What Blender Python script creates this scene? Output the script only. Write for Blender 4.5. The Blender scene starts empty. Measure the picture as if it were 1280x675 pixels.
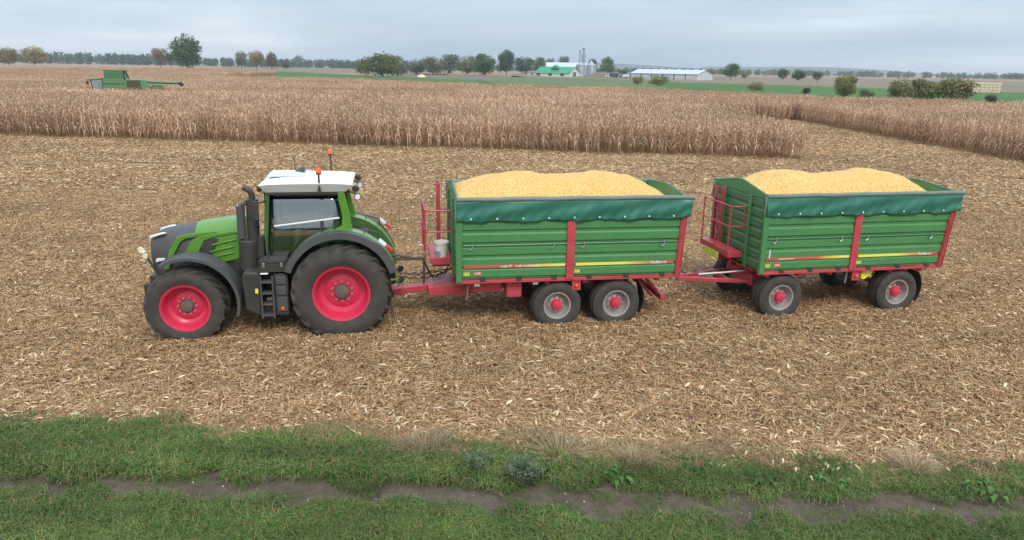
import bpy, bmesh, math, random
import numpy as np
from mathutils import Matrix, Vector
random.seed(7); rng = np.random.default_rng(7)
S = bpy.context.scene
COL = S.collection
R = math.radians
# ------------------------------------------------------------------ camera
FPX, CAMH, YHOR, ROLL = 900.0, 5.6, 85.5, R(0.95)
PITCH = math.atan((337.5 - YHOR) / FPX)
cam = bpy.data.cameras.new('camera'); camo = bpy.data.objects.new('camera', cam); COL.objects.link(camo)
cam.sensor_width = 36; cam.lens = 36 * FPX / 1280; cam.clip_end = 30000; cam.clip_start = 0.1
camo.matrix_world = Matrix.Translation((0, 0, CAMH)) @ Matrix.Rotation(math.pi / 2 - PITCH, 4, 'X') @ Matrix.Rotation(ROLL, 4, 'Z')
S.camera = camo
S.render.engine = 'CYCLES'
S.cycles.use_denoising = True
S.cycles.max_bounces = 5; S.cycles.transparent_max_bounces = 8
S.cycles.volume_bounces = 0
S.view_settings.view_transform = 'Standard'; S.view_settings.look = 'None'
S.view_settings.gamma = 1.0; S.view_settings.exposure = 0.38
# ------------------------------------------------------------------ sky and sun
SUN_EL, SUN_AZ = R(48), R(160)            # azimuth measured from +Y clockwise: behind the camera, to its right
w = bpy.data.worlds.new('World'); S.world = w; w.use_nodes = True
nt = w.node_tree; nt.nodes.clear()
def N(tree, t, **kw):
    n = tree.nodes.new(t)
    for k, v in kw.items():
        if k in n.inputs.keys() if hasattr(n.inputs, 'keys') else False: n.inputs[k].default_value = v
        else: setattr(n, k, v)
    return n
wo = N(nt, 'ShaderNodeOutputWorld')
sky = N(nt, 'ShaderNodeTexSky', sky_type='NISHITA', sun_disc=False, sun_elevation=SUN_EL, sun_rotation=SUN_AZ, dust_density=2.0)
bg1 = N(nt, 'ShaderNodeBackground', Strength=0.09); nt.links.new(sky.outputs[0], bg1.inputs[0])
tc = N(nt, 'ShaderNodeTexCoord')
mp = N(nt, 'ShaderNodeMapping'); mp.inputs['Scale'].default_value = (.8, .8, 7.0); mp.inputs['Location'].default_value = (1.0, 6.0, 4.0)
nt.links.new(tc.outputs['Generated'], mp.inputs[0])
no = N(nt, 'ShaderNodeTexNoise', Scale=1.6, Detail=7.0, Roughness=0.55, Distortion=0.5); nt.links.new(mp.outputs[0], no.inputs['Vector'])
cr = N(nt, 'ShaderNodeValToRGB'); nt.links.new(no.outputs[0], cr.inputs[0])
e = cr.color_ramp.elements
e[0].position = 0.36; e[0].color = (0.37, 0.475, 0.585, 1)
e[1].position = 0.74; e[1].color = (0.80, 0.84, 0.88, 1)
m_ = e.new(0.54); m_.color = (0.51, 0.605, 0.70, 1)
sx = N(nt, 'ShaderNodeSeparateXYZ'); nt.links.new(tc.outputs['Generated'], sx.inputs[0])
mr = N(nt, 'ShaderNodeMapRange'); mr.inputs['From Min'].default_value = 0.05; mr.inputs['From Max'].default_value = 0.9
mr.inputs['To Min'].default_value = 1.0; mr.inputs['To Max'].default_value = 2.3
nt.links.new(sx.outputs[2], mr.inputs[0])                      # an overcast sky brightens towards the zenith
bg2 = N(nt, 'ShaderNodeBackground'); nt.links.new(cr.outputs[0], bg2.inputs[0]); nt.links.new(mr.outputs[0], bg2.inputs[1])
mx = N(nt, 'ShaderNodeMixShader', Fac=0.88); nt.links.new(bg1.outputs[0], mx.inputs[1]); nt.links.new(bg2.outputs[0], mx.inputs[2])
nt.links.new(mx.outputs[0], wo.inputs[0])
sl = bpy.data.lights.new('sun', 'SUN'); sl.energy = 1.6; sl.angle = R(22); sl.color = (1, .93, .83)
slo = bpy.data.objects.new('sun', sl); COL.objects.link(slo)
sd = Vector((math.sin(SUN_AZ) * math.cos(SUN_EL), math.cos(SUN_AZ) * math.cos(SUN_EL), math.sin(SUN_EL)))
slo.rotation_euler = sd.to_track_quat('Z', 'Y').to_euler()
# ------------------------------------------------------------------ pixel -> place
def ray(x, y):
    u = (x - 640) / FPX; v = -(y - 337.5) / FPX
    c, s = math.cos(ROLL), math.sin(ROLL)
    u2 = u * c - v * s; v2 = u * s + v * c
    return Vector((u2, math.cos(PITCH) + v2 * math.sin(PITCH), -math.sin(PITCH) + v2 * math.cos(PITCH)))
def gnd(x, y, z=0.0):
    d = ray(x, y); return Vector((0, 0, CAMH)) + d * ((z - CAMH) / d.z)
def atY(x, y, Y):
    d = ray(x, y); return Vector((0, 0, CAMH)) + d * (Y / d.y)
def pxx(X, Y):                                  # picture column of a ground point
    return 640 + FPX * X / (Y * math.cos(PITCH) + CAMH * math.sin(PITCH))
# ------------------------------------------------------------------ materials
MATS = {}
def mat(name, col, rough=0.6, metal=0.0, var=0.12, scale=4.0, bump=0.0, bscale=30.0, dust=0.0, dustcol=(.30, .23, .15), spec=0.5, coat=0.0):
    if name in MATS: return MATS[name]
    m = bpy.data.materials.new(name); m.use_nodes = True; t = m.node_tree; b = t.nodes['Principled BSDF']
    b.inputs['Roughness'].default_value = rough; b.inputs['Metallic'].default_value = metal
    b.inputs['Specular IOR Level'].default_value = spec; b.inputs['Coat Weight'].default_value = coat
    tcn = N(t, 'ShaderNodeTexCoord')
    n1 = N(t, 'ShaderNodeTexNoise', Scale=scale, Detail=6.0, Roughness=0.6); t.links.new(tcn.outputs['Object'], n1.inputs['Vector'])
    r = N(t, 'ShaderNodeValToRGB'); t.links.new(n1.outputs[0], r.inputs[0])
    r.color_ramp.elements[0].position = 0.3; r.color_ramp.elements[1].position = 0.7
    r.color_ramp.elements[0].color = tuple(c * (1 - var) for c in col) + (1,)
    r.color_ramp.elements[1].color = tuple(min(1, c * (1 + var)) for c in col) + (1,)
    out = r.outputs[0]
    if dust > 0:
        n2 = N(t, 'ShaderNodeTexNoise', Scale=scale * 0.8, Detail=8.0, Roughness=0.7); t.links.new(tcn.outputs['Object'], n2.inputs['Vector'])
        r2 = N(t, 'ShaderNodeValToRGB'); t.links.new(n2.outputs[0], r2.inputs[0])
        r2.color_ramp.elements[0].position = 0.38; r2.color_ramp.elements[1].position = 0.75
        r2.color_ramp.elements[0].color = (dust * .35,) * 3 + (1,); r2.color_ramp.elements[1].color = (dust,) * 3 + (1,)
        mxn = N(t, 'ShaderNodeMix', data_type='RGBA'); t.links.new(r2.outputs[0], mxn.inputs[0]); t.links.new(out, mxn.inputs[6])
        mxn.inputs[7].default_value = dustcol + (1,); out = mxn.outputs[2]
    t.links.new(out, b.inputs['Base Color'])
    if bump > 0:
        n3 = N(t, 'ShaderNodeTexNoise', Scale=bscale, Detail=4.0); t.links.new(tcn.outputs['Object'], n3.inputs['Vector'])
        bp = N(t, 'ShaderNodeBump', Strength=bump, Distance=0.02); t.links.new(n3.outputs[0], bp.inputs['Height']); t.links.new(bp.outputs[0], b.inputs['Normal'])
    MATS[name] = m; return m
def attrmat(name, rough=0.85, tint=0.18, big=0.25, bigscale=0.12, transl=0.0, spec=0.25, hue=(1.0, 0.97, 0.9)):
    """colour read per piece from the mesh, varied per clump and over the field"""
    m = bpy.data.materials.new(name); m.use_nodes = True; t = m.node_tree; b = t.nodes['Principled BSDF']
    b.inputs['Roughness'].default_value = rough; b.inputs['Specular IOR Level'].default_value = spec
    a = N(t, 'ShaderNodeAttribute', attribute_name='col')
    oi = N(t, 'ShaderNodeObjectInfo')
    mrn = N(t, 'ShaderNodeMapRange'); mrn.inputs['To Min'].default_value = 1 - tint; mrn.inputs['To Max'].default_value = 1 + tint
    t.links.new(oi.outputs['Random'], mrn.inputs[0])
    ge = N(t, 'ShaderNodeNewGeometry')
    mpg = N(t, 'ShaderNodeMapping'); mpg.inputs['Scale'].default_value = (.35, 1.5, 1); t.links.new(ge.outputs['Position'], mpg.inputs[0])
    n1 = N(t, 'ShaderNodeTexNoise', Scale=bigscale, Detail=4.0); t.links.new(mpg.outputs[0], n1.inputs['Vector'])
    mr2 = N(t, 'ShaderNodeMapRange'); mr2.inputs['From Min'].default_value = .3; mr2.inputs['From Max'].default_value = .7
    mr2.inputs['To Min'].default_value = 1 - big; mr2.inputs['To Max'].default_value = 1 + big; t.links.new(n1.outputs[0], mr2.inputs[0])
    mu = N(t, 'ShaderNodeMath', operation='MULTIPLY'); t.links.new(mrn.outputs[0], mu.inputs[0]); t.links.new(mr2.outputs[0], mu.inputs[1])
    vm = N(t, 'ShaderNodeVectorMath', operation='SCALE'); t.links.new(a.outputs['Color'], vm.inputs[0]); t.links.new(mu.outputs[0], vm.inputs['Scale'])
    t.links.new(vm.outputs[0], b.inputs['Base Color'])
    if transl > 0:
        tr = N(t, 'ShaderNodeBsdfTranslucent'); t.links.new(vm.outputs[0], tr.inputs[0])
        ms = N(t, 'ShaderNodeMixShader', Fac=transl); t.links.new(b.outputs[0], ms.inputs[1]); t.links.new(tr.outputs[0], ms.inputs[2])
        t.links.new(ms.outputs[0], t.nodes['Material Output'].inputs[0])
    MATS[name] = m; return m
def groundmat(name, cols, scales=(0.15, 2.5, 18), rough=0.95, bump=0.6):
    """layered noise of several soil or plant colours"""
    m = bpy.data.materials.new(name); m.use_nodes = True; t = m.node_tree; b = t.nodes['Principled BSDF']
    b.inputs['Roughness'].default_value = rough; b.inputs['Specular IOR Level'].default_value = 0.15
    ge = N(t, 'ShaderNodeNewGeometry')
    ns = []
    for s in scales:
        n1 = N(t, 'ShaderNodeTexNoise', Scale=s, Detail=8.0, Roughness=0.65); t.links.new(ge.outputs['Position'], n1.inputs['Vector']); ns.append(n1)
    ad = N(t, 'ShaderNodeMath', operation='ADD'); t.links.new(ns[0].outputs[0], ad.inputs[0]); t.links.new(ns[1].outputs[0], ad.inputs[1])
    ad2 = N(t, 'ShaderNodeMath', operation='ADD'); t.links.new(ad.outputs[0], ad2.inputs[0]); t.links.new(ns[2].outputs[0], ad2.inputs[1])
    dv = N(t, 'ShaderNodeMath', operation='DIVIDE'); t.links.new(ad2.outputs[0], dv.inputs[0]); dv.inputs[1].default_value = 3.0
    r = N(t, 'ShaderNodeValToRGB'); t.links.new(dv.outputs[0], r.inputs[0])
    el = r.color_ramp.elements
    el[0].position = 0.38; el[0].color = cols[0] + (1,); el[1].position = 0.62; el[1].color = cols[-1] + (1,)
    for i, c in enumerate(cols[1:-1]):
        q = el.new(0.38 + 0.24 * (i + 1) / (len(cols) - 1)); q.color = c + (1,)
    t.links.new(r.outputs[0], b.inputs['Base Color'])
    bp = N(t, 'ShaderNodeBump', Strength=bump, Distance=0.09); t.links.new(ns[2].outputs[0], bp.inputs['Height']); t.links.new(bp.outputs[0], b.inputs['Normal'])
    MATS[name] = m; return m
def glassmat(name, tint, refl=1.0):
    m = bpy.data.materials.new(name); m.use_nodes = True; t = m.node_tree; t.nodes.remove(t.nodes['Principled BSDF'])
    tr = N(t, 'ShaderNodeBsdfTransparent'); tr.inputs[0].default_value = tint + (1,)
    gl = N(t, 'ShaderNodeBsdfGlossy', Roughness=0.03)
    fr = N(t, 'ShaderNodeFresnel', IOR=refl)
    ms = N(t, 'ShaderNodeMixShader'); t.links.new(fr.outputs[0], ms.inputs[0]); t.links.new(tr.outputs[0], ms.inputs[1]); t.links.new(gl.outputs[0], ms.inputs[2])
    t.links.new(ms.outputs[0], t.nodes['Material Output'].inputs[0]); MATS[name] = m; return m
DUST = (.33, .26, .17)
M_tgreen = mat('trailer_green', (.042, .215, .062), .42, var=.10, scale=1.6, dust=.28, dustcol=(.22, .26, .16))
M_tgreen2 = mat('trailer_green_dark', (.035, .16, .06), .45, var=.12, scale=2, dust=.2)  # trailer green with the front wall's shade put in; gable rims use it too
M_red = mat('chassis_red', (.50, .020, .055), .42, var=.14, scale=3, dust=.32)
M_rimred = mat('rim_red', (.62, .012, .070), .35, var=.08, scale=3, dust=.16)
M_tarp = mat('tarp_green', (.012, .150, .105), .40, var=.16, scale=3, bump=.25, bscale=9, dust=.10)
M_roll = mat('tarp_roll', (.10, .17, .145), .55, var=.18, scale=4, dust=.3)
M_fgreen = mat('tractor_green', (.085, .25, .022), .3, var=.06, scale=2, dust=.10, coat=.3)
M_fgreen_d = mat('tractor_dark_green', (.045, .13, .03), .4, var=.1, scale=3, dust=.1)
M_white = mat('white_roof', (.80, .81, .82), .4, var=.03, scale=2, dust=.04)
M_black = mat('black_plastic', (.022, .023, .025), .5, var=.2, scale=4, dust=.14)
M_grey = mat('grey_plastic', (.055, .06, .066), .55, var=.12, scale=3, dust=.12)
M_rubber = mat('tyre_rubber', (.028, .027, .026), .85, var=.25, scale=5, dust=.42, dustcol=(.14, .115, .085), bump=.3, bscale=40)
M_steel = mat('rim_grey', (.40, .39, .37), .45, metal=.35, var=.12, scale=5, dust=.35)
M_metal = mat('bare_metal', (.45, .45, .44), .35, metal=.8, var=.15, scale=6)
M_hub = mat('hub_dark', (.07, .07, .065), .6, var=.2, scale=6, dust=.35)
M_seat = mat('seat_fabric', (.035, .045, .045), .9, var=.2)
M_inner = mat('cab_trim', (.09, .10, .10), .7, var=.15)
M_orange = mat('amber_lens', (.85, .13, .02), .25, var=.1)
M_lens = mat('clear_lens', (.75, .77, .78), .15, var=.05)
M_redlens = mat('red_lens', (.55, .03, .03), .25, var=.1)
M_yellow = mat('yellow_sticker', (.75, .72, .10), .5, var=.06)
M_ored = mat('red_sticker', (.62, .07, .06), .5, var=.06)
M_oorange = mat('orange_sticker', (.75, .35, .08), .5, var=.06)
M_letter = mat('white_lettering', (.85, .83, .78), .5, var=.03)
M_blacklet = mat('black_lettering', (.03, .03, .03), .5, var=.03)
M_bucket = mat('bucket_white', (.78, .75, .66), .45, var=.05, dust=.1)
M_blue = mat('blue_label', (.16, .35, .42), .5, var=.1)
M_cream = mat('cream_paint', (.78, .68, .48), .5, var=.1, dust=.2)
M_glass = glassmat('cab_glass', (.66, .76, .70), 3.0)
M_hose = mat('rubber_hose', (.03, .028, .025), .6, dust=.2)
M_ltgreen = mat('pale_green_panel', (.21, .34, .27), .5, var=.08)
M_jd = mat('combine_green', (.06, .185, .055), .45, var=.12, scale=1.2, dust=.5, dustcol=(.24, .26, .17))
M_jdl = mat('combine_hopper', (.07, .22, .10), .5, var=.1, scale=1.2, dust=.3, dustcol=(.25, .28, .2))
M_galv = mat('galvanised', (.36, .38, .39), .40, metal=.5, var=.08, scale=.5)
M_roofg = mat('green_sheet_roof', (.025, .24, .105), .5, var=.08, scale=.3)
M_roofw = mat('pale_sheet_roof', (.47, .51, .55), .5, var=.05, scale=.3)
M_wallw = mat('white_wall', (.62, .62, .60), .8, var=.05, scale=.4)
M_wallc = mat('cream_wall', (.66, .64, .52), .85, var=.06, scale=.4)
M_dark = mat('dark_opening', (.04, .045, .05), .8, var=.2)
M_tile = mat('red_tile', (.24, .12, .08), .8, var=.15, scale=1)
M_straw = mat('straw_bale', (.68, .55, .39), .95, var=.2, scale=6, bump=.6)
M_bark = mat('bark', (.085, .065, .05), .95, var=.3, scale=3, bump=.5)
M_stone = mat('pale_stone', (.62, .60, .55), .8, var=.1)
A_corn = attrmat('dry_corn', .8, .16, .14, .05, transl=.22)
A_resid = attrmat('corn_residue', .85, .12, .10, .22, transl=.08)
A_grass = attrmat('grass_blades', .6, .18, .28, .9, transl=.3)
A_leaf = attrmat('foliage', .75, .0, .1, .1, transl=.35)
A_grain = None
# ------------------------------------------------------------------ mesh helpers
def link(o, parent=None):
    COL.objects.link(o)
    if parent is not None: o.parent = parent
    return o
def props(o, label=None, cat=None, group=None, kind=None):
    if label: o['label'] = label
    if cat: o['category'] = cat
    if group: o['group'] = group
    if kind: o['kind'] = kind
    return o
def thing(name, label, cat, loc=(0, 0, 0), rz=0.0, group=None):
    o = bpy.data.objects.new(name, None); o.empty_display_size = .3; COL.objects.link(o)
    o.location = loc; o.rotation_euler = (0, 0, rz)
    return props(o, label, cat, group)
class MB:
    def __init__(s): s.v = []; s.f = []
    def add(s, vs, fs):
        k = len(s.v); s.v += [tuple(p) for p in vs]; s.f += [tuple(i + k for i in f) for f in fs]; return s
    def box(s, x0, x1, y0, y1, z0, z1, M=None):
        vs = [(x, y, z) for x in (x0, x1) for y in (y0, y1) for z in (z0, z1)]
        if M is not None: vs = [M @ Vector(p) for p in vs]
        return s.add(vs, [(0, 1, 3, 2), (4, 6, 7, 5), (0, 4, 5, 1), (2, 3, 7, 6), (0, 2, 6, 4), (1, 5, 7, 3)])
    def prism(s, poly, a, b, axis='y', M=None):
        n = len(poly)
        def P(p, t): return {'y': (p[0], t, p[1]), 'x': (t, p[0], p[1]), 'z': (p[0], p[1], t)}[axis]
        vs = [P(p, a) for p in poly] + [P(p, b) for p in poly]
        if M is not None: vs = [M @ Vector(p) for p in vs]
        return s.add(vs, [tuple(range(n)), tuple(range(2 * n - 1, n - 1, -1))] + [(i, (i + 1) % n, n + (i + 1) % n, n + i) for i in range(n)])
    def tube(s, pts, r, n=8, r2=None, cap=True):
        pts = [Vector(p) for p in pts]; rings = []
        up = Vector((0, 0, 1))
        for i, p in enumerate(pts):
            d = (pts[min(i + 1, len(pts) - 1)] - pts[max(i - 1, 0)]).normalized()
            a = d.cross(up)
            if a.length < 1e-3: a = d.cross(Vector((1, 0, 0)))
            a.normalize(); b = d.cross(a)
            rr = r if r2 is None else r + (r2 - r) * i / (len(pts) - 1)
            rings.append([p + (a * math.cos(2 * math.pi * k / n) + b * math.sin(2 * math.pi * k / n)) * rr for k in range(n)])
        vs = [q for g in rings for q in g]; fs = []
        for i in range(len(pts) - 1):
            for k in range(n): fs.append((i * n + k, i * n + (k + 1) % n, (i + 1) * n + (k + 1) % n, (i + 1) * n + k))
        if cap: fs += [tuple(range(n - 1, -1, -1)), tuple(range(len(vs) - n, len(vs)))]
        return s.add(vs, fs)
    def lathe(s, prof, n=32, c=(0, 0, 0), axis='y', closed=False, a0=0, a1=2 * math.pi):
        full = abs(a1 - a0 - 2 * math.pi) < 1e-4; m = len(prof); vs = []
        cnt = n if full else n + 1
        for k in range(cnt):
            a = a0 + (a1 - a0) * k / n; ca, sa = math.cos(a), math.sin(a)
            for r, t in prof:
                vs.append((c[0] + r * ca, c[1] + t, c[2] + r * sa) if axis == 'y' else (c[0] + r * ca, c[1] + r * sa, c[2] + t))
        fs = []
        for k in range(n):
            k2 = (k + 1) % cnt
            for j in range(m if closed else m - 1):
                j2 = (j + 1) % m; fs.append((k * m + j, k2 * m + j, k2 * m + j2, k * m + j2))
        if closed and not full: fs += [tuple(range(m)), tuple(range((cnt - 1) * m + m - 1, (cnt - 1) * m - 1, -1))]
        return s.add(vs, fs)
    def grid(s, fn, nu, nv):
        vs = [fn(i / nu, j / nv) for i in range(nu + 1) for j in range(nv + 1)]; q = nv + 1
        return s.add(vs, [(i * q + j, (i + 1) * q + j, (i + 1) * q + j + 1, i * q + j + 1) for i in range(nu) for j in range(nv)])
    def mesh(s, name, m, smooth=True, bevel=0):
        me = bpy.data.meshes.new(name); me.from_pydata(s.v, [], s.f)
        bm = bmesh.new(); bm.from_mesh(me)
        bmesh.ops.recalc_face_normals(bm, faces=bm.faces)
        if bevel:
            ed = [e_ for e_ in bm.edges if len(e_.link_faces) == 2 and e_.calc_face_angle(0) > .6]
            bmesh.ops.bevel(bm, geom=ed, offset=bevel, segments=1, affect='EDGES', clamp_overlap=True)
        bm.to_mesh(me); bm.free()
        if smooth:
            me.polygons.foreach_set('use_smooth', [True] * len(me.polygons)); me.set_sharp_from_angle(angle=R(38))
        me.materials.append(m); return me
    def build(s, name, m, parent=None, smooth=True, bevel=0):
        return link(bpy.data.objects.new(name, s.mesh(name, m, smooth, bevel)), parent)
def solidify(o, t, off=0):
    md = o.modifiers.new('thickness', 'SOLIDIFY'); md.thickness = t; md.offset = off; return o
def text(name, body, size, m, parent, loc, rot=(math.pi / 2, 0, 0), sx=1.0):
    cu = bpy.data.curves.new(name, 'FONT'); cu.body = body; cu.size = size; cu.extrude = .001; cu.align_y = 'CENTER'
    tmp = bpy.data.objects.new('tmp', cu); COL.objects.link(tmp)
    dg = bpy.context.evaluated_depsgraph_get(); me = bpy.data.meshes.new_from_object(tmp.evaluated_get(dg))
    bpy.data.objects.remove(tmp); me.materials.clear(); me.materials.append(m)
    o = link(bpy.data.objects.new(name, me), parent); o.location = loc; o.rotation_euler = rot; o.scale = (sx, 1, 1); o['kind'] = 'stuff'; return o
def attr_mesh(name, verts, faces, cols, m):
    """one mesh whose faces carry their own colour"""
    me = bpy.data.meshes.new(name); me.from_pydata(verts, [], faces)
    a = me.attributes.new('col', 'FLOAT_COLOR', 'FACE')
    c4 = np.ones((len(faces), 4), 'f'); c4[:, :3] = np.asarray(cols, 'f'); a.data.foreach_set('color', c4.ravel())
    me.materials.append(m); return me
# ------------------------------------------------------------------ the ground
def sheet(name, pts, z, m, kind='structure'):
    me = bpy.data.meshes.new(name); me.from_pydata([(p[0], p[1], z) for p in pts], [], [tuple(range(len(pts)))]); me.materials.append(m)
    o = link(bpy.data.objects.new(name, me)); o['kind'] = kind; return o
M_soil = groundmat('stubble_soil', [(.15, .098, .052), (.24, .16, .086), (.33, .228, .128), (.40, .29, .17)], (.12, 2.2, 26))
M_verge = groundmat('verge_soil', [(.045, .045, .022), (.06, .075, .028), (.08, .10, .035)], (.5, 4, 30))
M_track = groundmat('track_soil', [(.11, .082, .058), (.18, .14, .103), (.255, .205, .157)], (1.1, 7, 45), bump=1.0)
M_fgrn = groundmat('far_green', [(.05, .10, .03), (.065, .135, .035), (.09, .16, .05)], (.01, .06, .5), bump=.1)
M_fgrn2 = groundmat('far_green_pale', [(.085, .12, .05), (.11, .15, .06), (.14, .17, .08)], (.01, .06, .5), bump=.1)
M_ftan = groundmat('far_stubble', [(.17, .13, .09), (.20, .155, .11), (.23, .18, .13)], (.008, .05, .4), bump=.1)
M_fbrown = groundmat('far_ploughed', [(.13, .105, .08), (.16, .13, .10), (.19, .155, .12)], (.01, .06, .4), bump=.1)
M_fcorn = groundmat('far_corn', [(.26, .165, .112), (.30, .195, .135), (.34, .225, .16)], (.008, .08, .8), bump=.3)
G = 9000
sheet('ground', [(-G, -3000), (G, -3000), (G, G * 1.6), (-G, G * 1.6)], 0.0, M_soil)
def edge(x): return 9.72 - .068 * x + .0105 * x * x * (1 if x < 0 else .35) * .3 + .10 * math.sin(x * 1.9 + .6) + .07 * math.sin(x * 4.3)   # where stubble gives way to grass
def trk_far(x): return 8.70 - .022 * x + .05 * math.sin(x * 1.3) + .03 * math.sin(x * 3.7)
def trk_near(x): return 8.32 - .026 * x + .05 * math.sin(x * 1.1 + 2) + .03 * math.sin(x * 4.1)
xs = np.linspace(-30, 30, 121)
def band(name, f0, f1, z, m):
    pts = [(x, f0(x), z) for x in xs] + [(x, f1(x), z) for x in xs]; n = len(xs)
    me = bpy.data.meshes.new(name); me.from_pydata(pts, [], [(i, i + 1, n + i + 1, n + i) for i in range(n - 1)]); me.materials.append(m)
    o = link(bpy.data.objects.new(name, me)); o['kind'] = 'structure'
band('grass_verge', lambda x: -12, lambda x: edge(x), .004, M_verge)
band('dirt_track', lambda x: trk_near(x) - .22, lambda x: trk_far(x) + .24, .008, M_track)
def far(name, pix, z, m): sheet(name, [gnd(*p) for p in pix], z, m)
far('far_corn_field', [(-400, 100), (260, 100), (300, 92), (250, 87), (225, 80.5), (-400, 70.0)], .02, M_fcorn)
far('far_green_field', [(225, 100), (640, 112), (600, 100), (470, 95), (380, 90.5), (240, 87)], .04, M_fgrn)
far('far_stubble_field', [(250, 86.5), (380, 90.3), (560, 94), (560, 89), (300, 82.5)], .03, M_ftan)
far('ploughed_field', [(470, 95.2), (600, 100.2), (700, 101), (640, 94.5), (520, 92.5)], .03, M_fbrown)
far('pasture_field', [(600, 100.3), (640, 113), (850, 118), (850, 102), (760, 98.5), (640, 96.5)], .04, M_fgrn2)
far('winter_wheat_field', [(830, 103), (840, 118), (1000, 135), (1500, 170), (1700, 126), (1280, 116), (950, 105.5)], .05, M_fgrn)
far('tan_field', [(640, 96.3), (760, 98.2), (830, 102.8), (950, 105.2), (1280, 115), (1600, 121), (1600, 108), (1100, 98), (800, 94), (640, 92)], .03, M_ftan)
# ------------------------------------------------------------------ scattered plants: clumps placed on points by geometry nodes
def scatter(name, protos, pts, rots, scales, label, cat, idx=None):
    """pts: N positions, rots: N z angles, scales: N -> one object"""
    pc = bpy.data.collections.new(name + '_clumps')
    for i, me in enumerate(protos): pc.objects.link(bpy.data.objects.new('%s_%02d' % (name, i), me))
    n = len(pts)
    me = bpy.data.meshes.new(name); me.from_pydata([tuple(p) for p in pts], [], [])
    a = me.attributes.new('vi', 'INT', 'POINT'); a.data.foreach_set('value', (rng.integers(0, len(protos), n) if idx is None else np.asarray(idx)).astype('i'))
    a = me.attributes.new('rot', 'FLOAT_VECTOR', 'POINT'); rr = np.zeros((n, 3), 'f'); rr[:, 2] = rots; a.data.foreach_set('vector', rr.ravel())
    a = me.attributes.new('sc', 'FLOAT_VECTOR', 'POINT'); a.data.foreach_set('vector', np.asarray(scales, 'f').ravel())
    o = link(bpy.data.objects.new(name, me)); props(o, label, cat, kind='stuff')
    g = bpy.data.node_groups.new(name + '_nodes', 'GeometryNodeTree')
    g.interface.new_socket('Geometry', in_out='INPUT', socket_type='NodeSocketGeometry'); g.interface.new_socket('Geometry', in_out='OUTPUT', socket_type='NodeSocketGeometry')
    gi = g.nodes.new('NodeGroupInput'); go = g.nodes.new('NodeGroupOutput')
    ip = g.nodes.new('GeometryNodeInstanceOnPoints'); ci = g.nodes.new('GeometryNodeCollectionInfo')
    ci.inputs['Collection'].default_value = pc; ci.inputs['Separate Children'].default_value = True; ci.inputs['Reset Children'].default_value = True
    def na(nm, dt):
        q = g.nodes.new('GeometryNodeInputNamedAttribute'); q.data_type = dt; q.inputs['Name'].default_value = nm; return q.outputs[0]
    g.links.new(gi.outputs[0], ip.inputs['Points']); g.links.new(ci.outputs[0], ip.inputs['Instance'])
    ip.inputs['Pick Instance'].default_value = True
    g.links.new(na('vi', 'INT'), ip.inputs['Instance Index']); g.links.new(na('rot', 'FLOAT_VECTOR'), ip.inputs['Rotation']); g.links.new(na('sc', 'FLOAT_VECTOR'), ip.inputs['Scale'])
    g.links.new(ip.outputs[0], go.inputs[0])
    o.modifiers.new('scatter', 'NODES').node_group = g
    return o
class Bits:
    """collects coloured strips, stalks and cards"""
    def __init__(s): s.v = []; s.f = []; s.c = []
    def strip(s, pts, ws, side, col):
        k = len(s.v); n = len(pts)
        for p, w_, sd_ in zip(pts, ws, side if isinstance(side, list) else [side] * n):
            s.v.append(tuple(p - sd_ * w_)); s.v.append(tuple(p + sd_ * w_))
        for i in range(n - 1): s.f.append((k + 2 * i, k + 2 * i + 1, k + 2 * i + 3, k + 2 * i + 2)); s.c.append(col)
    def stalk(s, a, b, r0, r1, col, n=3):
        k = len(s.v)
        for p, r in ((a, r0), (b, r1)):
            for j in range(n): t = 2 * math.pi * j / n; s.v.append((p.x + r * math.cos(t), p.y + r * math.sin(t), p.z))
        for j in range(n): s.f.append((k + j, k + (j + 1) % n, k + n + (j + 1) % n, k + n + j)); s.c.append(col)
        s.f.append(tuple(k + n + j for j in range(n))); s.c.append(col)
    def mesh(s, name, m): return attr_mesh(name, s.v, s.f, s.c, m)
rd = random.Random(11)
def U(a, b): return rd.uniform(a, b)
def tone(c, v=.15, h=.05):
    k = 1 + U(-v, v); return (c[0] * k * (1 + U(-h, h)), c[1] * k * (1 + U(-h, h)), c[2] * k * (1 + U(-h, h)))
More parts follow.
